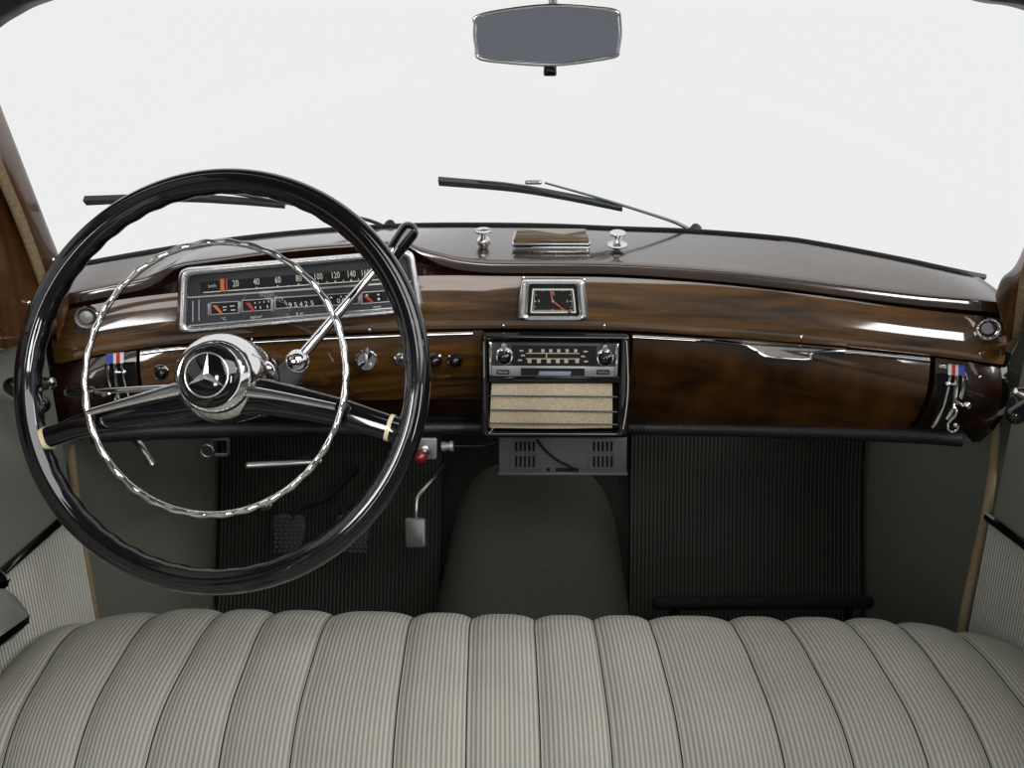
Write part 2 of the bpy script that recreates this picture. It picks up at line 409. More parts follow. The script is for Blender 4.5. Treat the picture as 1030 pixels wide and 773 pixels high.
G = [grip_plane.uv(*p) for p in [(700, 341), (725, 343.5), (742, 346), (756, 350), (765, 356), (772, 359.5), (790, 361.5), (815, 362.5), (816.5, 357), (823, 354), (834, 353), (850, 353.8), (850, 351.5), (800, 347.5), (750, 343)]]
m.prism(grip_plane, G, -.014, .004, .003)
m.tube(catmull([grip_plane.w(*grip_plane.uv(*p, .003), .003) for p in [(705, 342.5), (742, 346.5), (756, 350.5), (765, 356), (773, 359.5), (790, 361.5), (814, 362.3), (816, 357), (823, 354), (850, 353.3)]], 6), .0021, 8)
m.build('grip_strip', M['chrome'], gbo)
# padded lower roll, split by the radio console
m = MB()
for a, b in ((XL+.02, xb+.004), (xc-.004, XR-.02)):
    m.tube([cD(X)+V(0, .004, -.0095) for X in stations(a, b, 40)], .0125, 14)
m.build('padded_roll', M['pad'], dash)
# end plates closing the body
for X in (XL, XR):
    pts = top_section(X)+fascia(X, cB2, cC, .004, 9)+lowerface(X, 9)+[cD(X)+V(0, .02, -.02), cD(X)+V(0, .12, -.01), cA(X)+V(0, .06, -.03)]
    m = MB(); s = .008 if X > 0 else -.008
    n_ = len(pts); m.add(pts+[p+V(s, 0, 0) for p in pts], [tuple(range(n_))[::-1], tuple(range(n_, 2*n_))]+[(i, (i+1) % n_, n_+(i+1) % n_, n_+i) for i in range(n_)])
    m.build('end_plate', M['gloss'], dash)
# little chrome screws
def fasc_at(px, py, off=0.0):
    """point on the front of the dashboard at a pixel"""
    best = None
    for X in np.linspace(XL, XR, 400):
        for a in (fascia(X, cB2, cC, .005, 40), lowerface(X, 40)):
            for p in a:
                q = proj(p); d = (q[0]-px)**2+(q[1]-py)**2
                if best is None or d < best[0]: best = (d, p)
    return best[1]+V(0, -off, 0)
for px, py in ((526, 280), (587, 281), (507, 327.5), (607, 328), (806, 339), (987, 356), (986, 379), (252, 341), (372, 331.5)):
    p = fasc_at(px, py); m = MB(); m.ball(p, .0024, 10, (0, -1, 0), .6); m.build('screw', M['chrome'], dash)

# dashboard plan normal at X
def dnorm(X, tilt=0.0): 
    g = 2*KF*(X-X0)+.4*(X-X0)**3; return nrm(V(-g, -1, tilt))

# ------------------------------------------------------------------ instrument cluster
q1 = onY(181, 332, 1.10); q2 = onY(424, 311, 1.185)
d = nrm(q2-q1); up = nrm(V(0, .13, 1)); up = nrm(up-d*(up@d)); nn = np.cross(d, up)
CL = Plane(q1, nn, up)
# plane axes along d
CL.r = d; CL.u = up; CL.n = nn if nn[1] < 0 else -nn
cl = thing('instrument_cluster', 'chrome framed wide instrument panel with speed scale behind the steering wheel', 'gauge', CL.w(.15, 0, 0))
oc = [CL.uv(*p) for p in ((178.5, 334.5), (426, 312.5), (415, 251), (181, 270))]
ic = [CL.uv(*p) for p in ((188, 330), (418, 309), (409, 257), (190, 277))]
m = MB(); m.frame(CL, rquad(oc, .013), rquad(ic, .009), -.03, .012, .004, hin=-.006); m.build('bezel', M['soft'], cl)
m = MB(); m.prism(CL, rquad(oc, .012), -.028, -.006); m.build('backplate', M['slate'], cl)
def cpx(m_, pts, h0, h1, bev=0): m_.prism(CL, [CL.uv(*p) for p in pts], h0, h1, bev)
m = MB(); cpx(m, ((189, 299), (417, 282.5), (418, 284.2), (189, 300.4)), -.006, -.002); cpx(m, ((193, 303), (194.2, 303), (194.2, 324), (193, 324)), -.006, -.003); cpx(m, ((199.3, 302), (200.3, 302), (200.3, 323), (199.3, 323)), -.006, -.003)
cpx(m, ((190, 327.5), (418, 307.5), (418, 308.5), (190, 328.7)), -.006, -.002); m.build('dividing_ribs', M['steel'], cl)
m = MB(); cpx(m, ((201, 284), (388, 270), (390, 282), (202, 296)), -.006, -.004); m.build('speed_window', M['face'], cl)
# cluster text runs along its own plane; sizes in metres
H = .0052/6*6.2
sc = MB()
for t, x, y in (('20', 237, 285.5), ('40', 258, 283.8), ('60', 279.5, 282), ('80', 300.5, 280.3), ('100', 320, 278.6), ('120', 337.3, 277.3), ('140', 353.2, 276), ('160', 367.2, 274.9), ('180', 381.5, 273.6)):
    u, v = CL.uv(x, y, -.0036); sc.text(CL, t, u, v, .0128, -.0036, sx=.66)
    if t != '20':
        u, v = CL.uv(x, y+6.2, -.0036); sc.box(CL, u-.0011, u+.0011, v-.0014, v+.0014, -.004, -.0034)
for x, y in ((247, 291), (269, 289.5), (290, 287.5), (310.5, 285.5), (329, 283.6), (345.4, 282.3), (360.5, 281), (374.4, 280)):
    u, v = CL.uv(x, y, -.0036); sc.box(CL, u-.0006, u+.0006, v-.001, v+.001, -.004, -.0034)
cpx(sc, ((204, 294.2), (388, 280.6), (388, 281.5), (204, 295.1)), -.004, -.0034)
u, v = CL.uv(213.5, 287.8, -.0036); sc.text(CL, 'km/h', u, v, .0065, -.0036, sx=.8)
sc.build('speed_scale', M['ivory'], cl)
m = MB(); cpx(m, ((221, 281), (225, 280.7), (225.6, 293.5), (221.6, 293.8)), -.004, -.0028); m.build('speed_indicator', M['orange'], cl)
m = MB(); cpx(m, ((226.6, 281), (228.2, 280.9), (228.6, 293.4), (227, 293.5)), -.004, -.003); m.build('speed_indicator', M['red'], cl)
def gauge(x0, y0, x1, y1, dy, needle, nm, label, marks, txt, tx, ty, lab_m='ivory'):
    m_ = MB(); cpx(m_, ((x0, y1), (x1, y1-dy), (x1, y0-dy), (x0, y0)), -.006, -.0042); g = m_.build(label, M['face'], cl)
    f_ = MB()
    P_ = [CL.uv(*p) for p in ((x0-.8, y1+.8), (x1+.8, y1-dy+.8), (x1+.8, y0-dy-.8), (x0-.8, y0-.8))]; Q_ = [CL.uv(*p) for p in ((x0, y1), (x1, y1-dy), (x1, y0-dy), (x0, y0))]
    f_.frame(CL, P_, Q_, -.006, -.0034); f_.build('gauge_frame', M['steel'], g)
    if needle:
        (a, b), (c, e) = needle; f_ = MB(); cpx(f_, ((a, b), (a+4.6, b), (c+1, e), (c-1.4, e)), -.0042, -.0030); f_.build('needle', M[nm], g)
    f_ = MB()
    for mx, my, w, h_ in marks:
        u_, v_ = CL.uv(mx, my, -.004); f_.box(CL, u_-w/2, u_+w/2, v_-h_/2, v_+h_/2, -.0043, -.0037)
    if txt:
        u_, v_ = CL.uv(tx, ty, -.0055); f_.text(CL, txt, u_, v_, .0058, -.0055)
    if marks or txt: f_.build('gauge_marks', M[lab_m], g)
gauge(212, 305.5, 239, 316.5, 1.6, ((213, 307.5), (223, 316)), 'orange', 'temperature_gauge', [(233.5, 308, .006, .0012), (226, 312, .004, .0012), (234.5, 312, .006, .0014), (226, 309, .005, .0012)], '\u00b0C', 225, 321)
gauge(244, 303, 272, 313.5, 1.8, ((246.5, 305), (256, 314)), 'red', 'oil_gauge', [(256.5, 305, .0013, .002), (261, 304.4, .0013, .002), (265.5, 304, .0013, .002), (270, 303.6, .0013, .002), (257, 309.5, .0013, .003), (262, 309.5, .0014, .003), (269, 308.5, .0014, .0035)], 'kg/cm\u00b2', 258, 319)
gauge(277, 300.5, 326, 310.5, 3.3, None, None, 'odometer', [], None, 0, 0)
gauge(330, 297.2, 360, 307.5, 2.2, None, None, 'trip_counter', [(333, 299.5, .003, .002), (343, 298.5, .002, .002), (348, 298, .003, .0012)], None, 0, 0)
gauge(364.5, 295, 392.5, 305.5, 2.2, ((365.5, 298), (375.5, 305)), 'red', 'fuel_gauge', [(369, 297, .003, .002), (380.5, 296.5, .003, .002), (381, 301, .003, .003), (391, 300, .003, .0025)], None, 0, 0)
m = MB(); cpx(m, ((375.5, 310.4), (383.5, 309.7), (383.5, 308), (375.5, 308.7)), -.006, -.0052); m.build('fuel_mark', M['green'], cl)
dg = MB()
for t, x, y in (('9', 292, 307.3), ('5', 297.5, 306.9), ('4', 302.8, 306.4), ('2', 308, 305.9), ('5', 314, 305.2)):
    u, v = CL.uv(x, y, -.0036); dg.text(CL, t, u, v, .0096, -.0036, sx=1.05)
u, v = CL.uv(301.5, 315.6, -.0055); dg.text(CL, 'k m', u, v, .0062, -.0055)
dg.build('odometer_digits', M['ivory'], cl); dg = MB()
for t, x, y in (('0', 340.5, 303), ('0', 345.6, 302.6)):
    u, v = CL.uv(x, y, -.0036); dg.text(CL, t, u, v, .0096, -.0036, sx=1.05)
dg.build('trip_digits', M['ivory'], cl)
for x, y in ((210, 311.5), (241.3, 309.5), (274, 307.5), (327, 303), (362, 300.3)):
    m = MB(); cpx(m, ((x-1.5, y+6), (x+1.3, y+6), (x+1.3, y-6), (x-1.5, y-6)), -.006, -.001, .0008); m.build('silver_bar', M['silver'], cl)
m = MB(); m.prism(CL, rquad(ic, .008), .0, .0015); m.build('cover_glass', M['lens'], cl)

# ------------------------------------------------------------------ clock
pc = fasc_at(556, 303); CK = Plane(pc+V(0, -.013, 0), nrm(V(0, -1, .10)))
ck = thing('dash_clock', 'rectangular chrome framed clock with orange hands in the dash centre', 'clock', CK.w(0, -.025, 0))
cor = [CK.uv(*p) for p in ((520, 322), (592.5, 322), (588, 281), (524, 281))]
def concave(c, n, dd):   # sides bowed inwards
    P = []
    for i in range(4):
        a = np.array(c[i]); b = np.array(c[(i+1) % 4]); t_ = nrm(b-a); nn_ = np.array([-t_[1], t_[0]])
        for k in range(n):
            t = k/n; P.append(tuple(a+(b-a)*t+nn_*(dd[i % 2])*math.sin(PI*t)))
    return P
out = rquad(cor, .007, 8); inn = rquad([CK.uv(*p) for p in ((530.5, 317.5), (582.5, 317.5), (579.8, 286), (532.5, 286))], .004, 8)
m = MB(); m.frame(CK, out, inn, -.02, .009, .0052, hin=-.004); m.build('bezel', M['soft'], ck)
m = MB(); m.frame(CK, inset(inn, -.001), rquad([CK.uv(*p) for p in ((534, 314), (579, 314), (576, 291), (536.5, 291))], .002, 8), -.018, .002, 0, hin=-.006); m.build('recess', M['face'], ck)
m = MB(); m.prism(CK, rquad([CK.uv(*p) for p in ((533, 315), (580, 315), (577, 290), (535.5, 290))], .002), -.016, -.006); m.build('dial', M['face'], ck)
m = MB(); m.frame(CK, rquad([CK.uv(*p) for p in ((533.5, 314.8), (579.5, 314.8), (576.8, 290.4), (535.6, 290.4))], .002), rquad([CK.uv(*p) for p in ((535, 313.6), (578, 313.6), (575.6, 291.8), (537, 291.8))], .0015), -.006, .0028)
m.build('dial_rim', M['ivory'], ck)
m = MB(); cu, cv = CK.uv(556, 303.2, -.005)
for x, y, w, h in ((538.5, 303.3, .0026, .0009), (574, 303.3, .0026, .0009), (556, 293.4, .0009, .0024), (556, 312, .001, .003), (546, 293.2, .0008, .0016), (566, 293.2, .0008, .0016), (546, 312.8, .0008, .0016), (566, 312.8, .0008, .0016), (539.5, 297, .0016, .0008), (573, 297, .0016, .0008), (538.5, 309, .0016, .0008), (574, 309, .0016, .0008)):
    u, v = CK.uv(x, y, -.005); m.box(CK, u-w/2, u+w/2, v-h/2, v+h/2, -.0056, -.0052)
for t, x, y in (('12', 556, 295.8), ('9', 542, 303.3), ('3', 570.5, 303.3)):
    u, v = CK.uv(x, y, -.005); m.text(CK, t, u, v, .0052, -.0053)
P = rquad([CK.uv(*p) for p in ((536.2, 312.9), (576.8, 312.9), (574.6, 292.4), (538, 292.4))], .001)
m.frame(CK, P, inset(P, .0005), -.0058, -.0053)
m.build('dial_marks', M['ivory'], ck)
for a, b, w in (((556, 304), (553.8, 292.5), .0022), ((556, 302.8), (568.6, 313), .0016)):
    A = np.array(CK.uv(*a, -.004)); B = np.array(CK.uv(*b, -.004)); t = nrm(B-A); nn_ = np.array([-t[1], t[0]])*w/2
    m = MB(); m.prism(CK, [tuple(A-nn_), tuple(A+nn_), tuple(B+nn_*.8), tuple(B-nn_*.8)], -.0046, -.0036); m.build('clock_hand', M['orange'], ck)
m = MB(); m.lathe(CK.w(cu, cv, -.005), CK.n, [(.0022, 0), (.0022, .0025), (.001, .0032)], 16); m.build('center_cap', M['silver'], ck)
m = MB(); u, v = CK.uv(573, 313.2, .004); m.lathe(CK.w(u, v, -.004), CK.n, [(.0012, 0), (.0012, .006), (.0030, .0065), (.0032, .009), (.002, .011)], 16); m.build('setting_knob', M['chrome'], ck)
m = MB(); m.prism(CK, inset(inn, .0003), .002, .003); m.build('cover_glass', M['lens'], ck)

# ------------------------------------------------------------------ radio console, radio, speaker, box
RP = Plane(V(.004, 1.196, .60), nrm(V(0, -1, .04)))
con = thing('radio_console', 'black gloss housing around the radio in the dash centre', 'console', RP.w(0, -.1, -.02))
oc = [RP.uv(*p, -.002) for p in ((484, 440), (632, 440), (634, 337), (484, 336))]
op = [RP.uv(*p, -.002) for p in ((492, 434), (621, 434), (624, 342), (491, 342))]
m = MB(); m.frame(RP, rquad(oc, .008), rquad(op, .003), -.05, .004, .004, hin=-.02); m.build('housing', M['gloss'], con)
m = MB(); a = [RP.uv(*p) for p in ((491.5, 386), (624, 386), (624, 379), (491.5, 379))]; m.prism(RP, a, -.02, .0015, .0015); m.build('crossbar', M['gloss'], con)
m = MB(); m.prism(RP, [RP.uv(*p) for p in ((490, 435), (624, 435), (625, 341), (490, 341))], -.03, -.019); m.build('backplate', M['matte'], con)
for pts in (((486.5, 344), (487, 360), (487, 380)), ((630.5, 343), (631.5, 360), (632, 385), (630.5, 410), (627, 432))):
    m = MB(); P = [RP.w(*RP.uv(*p, .004), .004) for p in pts]; m.tube(catmull(P, 5), .0016, 8); m.build('chrome_edge', M['chrome'], con)
rd = thing('car_radio', 'chrome faced car radio with two round knobs and cream station scale', 'radio', RP.w(0, -.03, 0))
def rp(m_, pts, h0, h1, bev=0): m_.prism(RP, [RP.uv(*p, h1) for p in pts], h0, h1, bev)
m = MB(); rp(m, ((492.5, 378.5), (621.5, 379.5), (622.5, 346), (492.5, 344.5)), -.018, .003, .002); m.build('faceplate', M['slate'], rd)
m = MB(); rp(m, ((495, 378.6), (618.5, 379.4), (618.5, 369), (495, 368)), .002, .0036, .0006); m.build('lower_plate', M['silver'], rd)
for pts in (((491.6, 378.5), (495, 378.5), (494.6, 345), (491.6, 344)), ((618.4, 379.5), (621.8, 379.5), (623, 345.6), (619.6, 346.4))):
    m = MB(); rp(m, pts, .002, .007, .0015); m.build('side_trim', M['chrome'], rd)
m = MB(); rp(m, ((515, 367.3), (599, 367.8), (600, 348.5), (515, 347.6)), .002, .0042); m.build('dial_panel', M['face'], rd)
m = MB(); rp(m, ((524, 378), (588, 378.4), (588, 371), (524, 370.6)), .002, .0046); m.build('key_slot', M['face'], rd)
m = MB(); rp(m, ((541, 378.4), (573.5, 378.6), (574.5, 374.4), (542.5, 374.2)), .003, .008, .001); m.build('station_key', M['keygrey'], rd)
m = MB()
for y in (355.5, 361): rp(m, ((529, y+.5), (583, y+.7), (583, y-.2), (529, y-.4)), .004, .0048)
m.build('scale_lines', M['yellow'], rd)
m = MB()
for x in (533.5, 546, 554, 562, 570.5, 579): rp(m, ((x-1.6, 354.6), (x+1.6, 354.7), (x+1.6, 351.6), (x-1.6, 351.5)), .004, .0047)
for x in (532.5, 542, 552, 561, 569.5, 580.5): rp(m, ((x-1.9, 365.4), (x+1.9, 365.5), (x+1.9, 361.6), (x-1.9, 361.5)), .004, .0047)
for x, y in ((524.5, 353), (526, 357.7), (523, 362.5), (589, 353.8), (586.5, 358.7), (589.5, 363.8)): rp(m, ((x-2, y+.8), (x+2, y+.8), (x+2, y-.7), (x-2, y-.7)), .004, .0047)
m.build('scale_marks', M['dim'], rd)
m = MB(); rp(m, ((549, 360.8), (550.2, 360.8), (550.2, 355.2), (549, 355.2)), .004, .0056); m.build('scale_needle', M['yellow'], rd)
for x, y in ((507.2, 360), (609, 361.4)):
    c = RP.w(*RP.uv(x, y, .012), .002); m = MB(); m.lathe(c, RP.n, [(.0132, 0), (.0132, .002), (.0118, .0035), (.0106, .0036)], 28); k = m.build('knob_ring', M['chrome'], rd)
    m = MB(); m.lathe(c, RP.n, [(.0104, .002), (.0104, .010), (.0098, .013), (.008, .0165), (.0045, .0182), (.0005, .0187)], 28); m.build('knob', M['gloss'], rd)
    m = MB(); c2 = RP.w(*RP.uv(x-.5, y-11.5, .006), .002); m.lathe(c2, RP.n, [(.0055, 0), (.0055, .002), (.004, .004), (.0005, .0045)], 16); m.build('upper_knob', M['steel'], rd)
for x in (506, 606.5):
    m = MB(); u, v = RP.uv(x, 374.6, .004)
    m.prism(RP, rrect(u-.0095, u+.0095, v-.0035, v+.0035, .0015), .002, .0042); b_ = m.build('badge', M['face'], rd)
    m = MB(); P = [RP.w(u-.0075+.015*t/20, v+.0018*math.sin(t*1.3), .0046) for t in range(21)]; m.tube(P, .0006, 5); m.build('badge_script', M['silver'], b_)
sp = thing('radio_speaker', 'tan woven speaker cloth with thin metal bars beneath the car radio', 'speaker', RP.w(0, -.12, 0))
G = []
for j, t in enumerate(np.linspace(0, 1, 9)):
    G.append([RP.w(*RP.uv(494.5+(616-494.5)*s_-t*1.5*(1-s_)*1.4, 386+45.5*t, 0), -.004+.004*math.sin(PI*t)+.003*math.sin(PI*s_)) for s_ in np.linspace(0, 1, 13)])
m = MB(); m.slab(G, (0, .006, 0)); m.build('grille_cloth', M['speaker'], sp)
for y0, y1 in ((398.3, 399.5), (412.6, 414.6), (426.2, 427.4)):
    m = MB(); P = [RP.w(*RP.uv(492.5+(621-492.5)*t, y0+(y1-y0)*t, .004), .004) for t in np.linspace(0, 1, 8)]; m.tube(P, .0013, 8); m.build('grille_bar', M['wiper'], sp)
m = MB(); m.rod(RP.w(*RP.uv(492, 437, .004), .004), RP.w(*RP.uv(496, 431, .004), .004), .0016); m.build('corner_clip', M['chrome'], sp)
BX = Plane(onY(566, 460, 1.235), nrm(V(0, -1, .12)))
bx = thing('amplifier_box', 'grey metal box with vent slots hanging under the radio console', 'box', BX.w(0, -.03, -.03))
o4 = [BX.uv(*p) for p in ((501.5, 478), (630.6, 478), (631, 440), (501.5, 440))]
m = MB(); m.prism(BX, o4, -.11, 0, .0025); m.prism(BX, [BX.uv(*p) for p in ((501, 478.2), (631, 478.2), (631, 475), (501, 475))], -.01, .004, .0015); m.build('case', M['greybox'], bx)
for x0 in (516.5, 594.8):
    m = MB()
    for k in range(5):
        x = x0+1.5+k*4.4
        for y0, y1 in ((444.5, 454), (459, 470)):
            m.prism(BX, rquad([BX.uv(*p) for p in ((x, y1), (x+2.4, y1), (x+2.4, y0), (x, y0))], .0012, 3), -.002, .0006)
    m.build('vent_grille', M['matte'], bx)
m = MB(); m.prism(BX, rquad([BX.uv(*p) for p in ((559, 474.5), (582, 474.5), (582, 471), (559, 471))], .001, 3), -.002, .0006)
m.lathe(BX.w(*BX.uv(551.5, 472.5), 0), BX.n, [(.003, -.002), (.003, .0006)], 14); m.build('cable_slot', M['matte'], bx)
for x0 in (514, 592.4):
    m = MB(); P = [BX.uv(*p) for p in ((x0, 471.5), (x0+26, 471.5), (x0+26, 455.5), (x0, 455.5))]; m.frame(BX, P, inset(P, .0014), 0, .0022); m.build('vent_frame', M['greybox'], bx)
m = MB(); m.tube(catmull([BX.w(*BX.uv(*p), .004) for p in ((540, 442), (548, 452), (560, 462), (570, 467), (580, 473))], 6), .0018, 8); m.build('wire', M['matte'], bx)

# ------------------------------------------------------------------ small dash fittings
def fit_plane(px, py, tilt=0.0, off=0.0):
    p = fasc_at(px, py, off); return Plane(p, dnorm(p[0], tilt))
for px, py, r, lab in ((87, 319.5, .0155, 'chrome ringed round air outlet at the driver end of the dash'), (992.5, 330.5, .0150, 'chrome ringed round air outlet at the passenger end of the dash')):
    p = fasc_at(px, py); n_ = nrm(V(-.35 if px > 500 else .45, -1, .15)); pl = Plane(p, n_)
    a = thing('air_outlet', lab, 'air vent', p, 'round air outlets at the dash ends')
    p = p+n_*(.004 if px < 500 else .011)
    m = MB(); m.lathe(p-n_*.009, n_, [(r, 0), (r, .014), (r*.97, .0165), (r*.86, .0175), (r*.78, .0155), (r*.74, .010), (r*.74, .004)], 32); m.build('ring', M['chrome'], a)
    m = MB(); m.lathe(p-n_*.009, n_, [(r*.73, .002), (r*.70, .006), (r*.5, .011 if px < 500 else .004), (.001, .0125 if px < 500 else .003)], 28); m.build('flap', M['silver'] if px < 500 else M['wood_dark'], a)

def pull_knob(px, py, r, lab, name='pull_knob', kind='ball'):
    p = fasc_at(px, py); n_ = dnorm(p[0], .12)
    m = MB(); m.lathe(p-n_*.004, n_, [(r*1.02, 0), (r*1.05, .005), (r*1.0, .0078), (r*.86, .0088), (r*.74, .007)], 28); k = m.build(name, M['chrome'], dash, lab)
    if kind == 'ball':
        m = MB(); m.lathe(p, n_, [(r*.45, 0), (r*.5, .006), (r*.70, .010), (r*.75, .014), (r*.67, .0180), (r*.40, .0205), (.0005, .0215)], 28); m.build('cap', M['gloss'], k)
    elif kind == 'hex':
        m = MB(); m.lathe(p, n_, [(r*.7, 0), (r*.72, .010), (r*.6, .011), (r*.5, .009), (.0005, .009)], 6); m.build('hexagon', M['chrome'], k)
        m = MB(); m.lathe(p, n_, [(r*.42, .006), (r*.4, .011), (.0005, .012)], 16); m.build('cap', M['gloss'], k)
    else:
        m = MB(); m.lathe(p, n_, [(r*.9, 0), (r*.92, .012), (r*.8, .0145), (.0005, .0150)], 28); m.build('switch_face', M['chrome'], k)
        pl = Plane(p, n_); m = MB(); m.box(pl, -.0022, .0022, -r*.62, r*.62, .014, .0205, .0012); m.build('key_grip', M['steel'], k)
        m = MB(); m.lathe(pl.w(r*.35, -r*.3, .014), n_, [(.002, 0), (.002, .003), (.0005, .004)], 10); m.build('pilot_lamp', M['cream'], k)
pull_knob(162, 374.5, .0105, 'black ball knob in chrome ring just beside the wheel hub')
pull_knob(368, 362, .0165, 'large round chrome light switch on the dash right of the wheel hub', 'light_switch', 'switch')
pull_knob(403.5, 361.5, .0098, 'small chrome hexagonal knob between the light switch and wheel rim', 'pull_knob', 'hex')
pull_knob(436, 362, .0118, 'black knob in chrome ring partly behind the wheel rim')
pull_knob(458.5, 361.5, .0118, 'black knob in chrome ring nearest the radio console')

# heater lever panels at both ends
def heater(flip):
    lab = 'chrome heater lever panel beside the glove box at the passenger end' if not flip else 'chrome heater lever panel behind the horn ring at the driver end'
    pc_ = fasc_at(957, 395) if not flip else fasc_at(118, 385)
    pl = Plane(pc_+V(0, -.008, 0), nrm(V(-.46 if not flip else .46, -1, -.06)))
    h = thing('heater_control', lab, 'heater control', pl.w(0, -.03, 0), 'heater lever panels')
    if not flip: S = lambda x, y: (x, y)
    else: S = lambda x, y: (118-(x-960)*1.02, y-12)
    def pp(mb, pts, h0, h1, bev=0): mb.prism(pl, [pl.uv(*S(*p), h1) for p in pts], h0, h1, bev)
    m = MB(); pp(m, ((942, 378.5), (971, 379.5), (968, 400), (960, 432), (936, 432), (944, 405)), -.01, .0005); m.build('slot_plate', M['matte'], h)
    m = MB(); pp(m, ((953.6, 377), (958, 377.3), (958, 368.4), (953.6, 368)), -.004, .003); pp(m, ((961, 377.5), (964, 377.7), (964, 369), (961, 368.7)), -.004, .003); m.build('label_plate', M['white'], h)
    m = MB(); pp(m, ((957.4, 377.4), (961, 377.7), (961, 368.6), (957.4, 368.2)), -.004, .0034); m.build('label_plate', M['red'], h)
    m = MB(); pp(m, ((964, 377.6), (970.5, 378.2), (971, 369.6), (964, 368.8)), -.004, .0032); m.build('label_plate', M['blue'], h)
    for pts, r in ((((955.6, 377), (954, 390), (949.5, 408), (943, 423), (938, 430)), .0022), (((962.3, 378), (961.5, 393), (959, 410), (953, 422)), .0026), (((970, 378), (969.4, 390), (966.7, 401)), .0026)):
        m = MB(); m.tube(catmull([pl.w(*pl.uv(*S(*p), .003), .003) for p in pts], 6), r, 8); m.build('guide_rail', M['chrome'], h)
    m = MB(); m.ball(pl.w(*pl.uv(*S(953.5, 386.5), .012), .012), .0038); m.rod(pl.w(*pl.uv(*S(953.5, 386.5), .0), 0), pl.w(*pl.uv(*S(953.5, 386.5), .012), .012), .0018); m.rod(pl.w(*pl.uv(*S(953.5, 386.5), .006), .006), pl.w(*pl.uv(*S(962, 387), .006), .006), .0022); m.build('lever', M['chrome'], h)
    m = MB(); m.tube(catmull([pl.w(*pl.uv(*S(*p), .010), .010) for p in ((961, 403), (965, 406.5), (971, 409.5))], 5), .0024, 8); m.ball(pl.w(*pl.uv(*S(973, 408), .011), .011), .0052); m.build('lever', M['chrome'], h)
    m = MB(); m.tube(catmull([pl.w(*pl.uv(*S(*p), .010), .010) for p in ((961, 410), (961.5, 417), (957.5, 422), (953.5, 427), (954, 432), (958, 434.5), (962.5, 432.5), (963, 428.5), (959, 427)) ], 6), .0020, 8); m.ball(pl.w(*pl.uv(*S(961, 428), .012), .012), .0034); m.build('hook_lever', M['chrome'], h)
heater(False); heater(True)
m = MB(); pl = fit_plane(946, 372, 0, .003); m.prism(pl, [pl.uv(*p) for p in ((944.5, 370.5), (952.5, 371), (952.5, 367), (944.5, 366.5))], -.004, .001, .0006); m.build('chrome_tab', M['chrome'], dash)

# knobs and ashtray on the dash top
def top_at(px, py):
    best = None
    for X in np.linspace(-.25, .25, 200):
        for p in top_section(X, 60):
            q = proj(p); d_ = (q[0]-px)**2+(q[1]-py)**2
            if best is None or d_ < best[0]: best = (d_, p)
    return best[1]
tn = nrm(V(0, -.24, 1))
for px, py, lab, prof in (
        (486.5, 249, 'chrome spool knob on the dash top on the driver side of the ashtray', [(.004, 0), (.0065, .001), (.0075, .003), (.0105, .008), (.0108, .013), (.008, .017), (.0045, .019), (.0045, .0215), (.010, .0245), (.0128, .0265), (.0128, .029), (.011, .030), (.0005, .0285)]),
        (621, 251, 'chrome flanged knob on the dash top on the passenger side of the ashtray', [(.006, 0), (.0065, .003), (.009, .005), (.0155, .0075), (.016, .0095), (.012, .012), (.007, .014), (.0055, .018), (.008, .022), (.0125, .0255), (.0128, .028), (.011, .0292), (.0005, .0275)])):
    p = top_at(px, py); k = thing('chrome_knob', lab, 'knob', p, 'chrome knobs on the dash top'); m = MB(); m.lathe(p-tn*.001, tn, prof, 28); m.build('knob', M['chrome'], k)
p = top_at(554.5, 249); AT = Plane(p, nrm(V(0, -.26, 1)), (0, 1, .26))
at = thing('ashtray', 'lidded wooden ashtray with chrome edge on the middle of the dash top', 'ashtray', p)
def ap(pts, h): return [AT.uv(x, y, h) for x, y in pts]
fr = np.array(AT.uv(515, 245, .012)); fr2 = np.array(AT.uv(594, 245, .012)); bk = np.array(AT.uv(518, 229, .018)); bk2 = np.array(AT.uv(591, 229.5, .018))
lid = [tuple(fr), tuple(fr2), tuple(bk2), tuple(bk)]
m = MB(); m.prism(AT, rquad(lid, .004), -.004, .0065, .002); m.build('tray', M['chrome'], at)
m = MB(); m.prism(AT, rquad(lid, .004), .0065, .009); m.build('gap', M['gloss'], at)
m = MB(); m.prism(AT, rquad(inset(lid, -.0006), .004), .009, .012, .001); m.build('rim', M['chrome'], at)
m = MB(); m.prism(AT, rquad(inset(lid, .0015), .004), .012, .019, .004); m.build('lid', wood('light walnut lid', (.06, .034, .014), (.26, .165, .07), vs=(4, 20, 20)), at)

# ------------------------------------------------------------------ steering wheel
a_, b_ = R(22.5), R(-2.8)
WN = V(math.sin(b_)*math.cos(a_), -math.cos(b_)*math.cos(a_), math.sin(a_))
WC = V(-.3345, .8165, .7175)
W = Plane(WC, WN)
sw = thing('steering_wheel', 'large thin black two spoke steering wheel with chrome horn ring', 'steering wheel', WC-WN*.03)
# rim: ridged front, finger scallops at the back
Rc, rr = .2065, .0137; G = []
NS = 240
for i in range(NS):
    t = 2*PI*i/NS; row = []
    wv = .0012*(.5+.5*math.cos(t*46))
    for k in range(40):
        s_ = 2*PI*k/40           # 0 = outward, pi/2 = front
        r_ = rr
        for g in (R(62), R(92), R(122)):
            dd = abs((s_-g+PI) % (2*PI)-PI); r_ -= .0011*math.exp(-(dd/.09)**2)
        ins = max(0, math.cos(s_-R(205)))**2
        r_ -= wv*ins
        rad = Rc+r_*math.cos(s_); hh = r_*math.sin(s_)
        row.append(W.w(rad*math.cos(t), rad*math.sin(t), hh))
    G.append(row)
m = MB(); m.grid(G, closed_u=True, closed_v=True); m.build('rim', M['black'], sw)
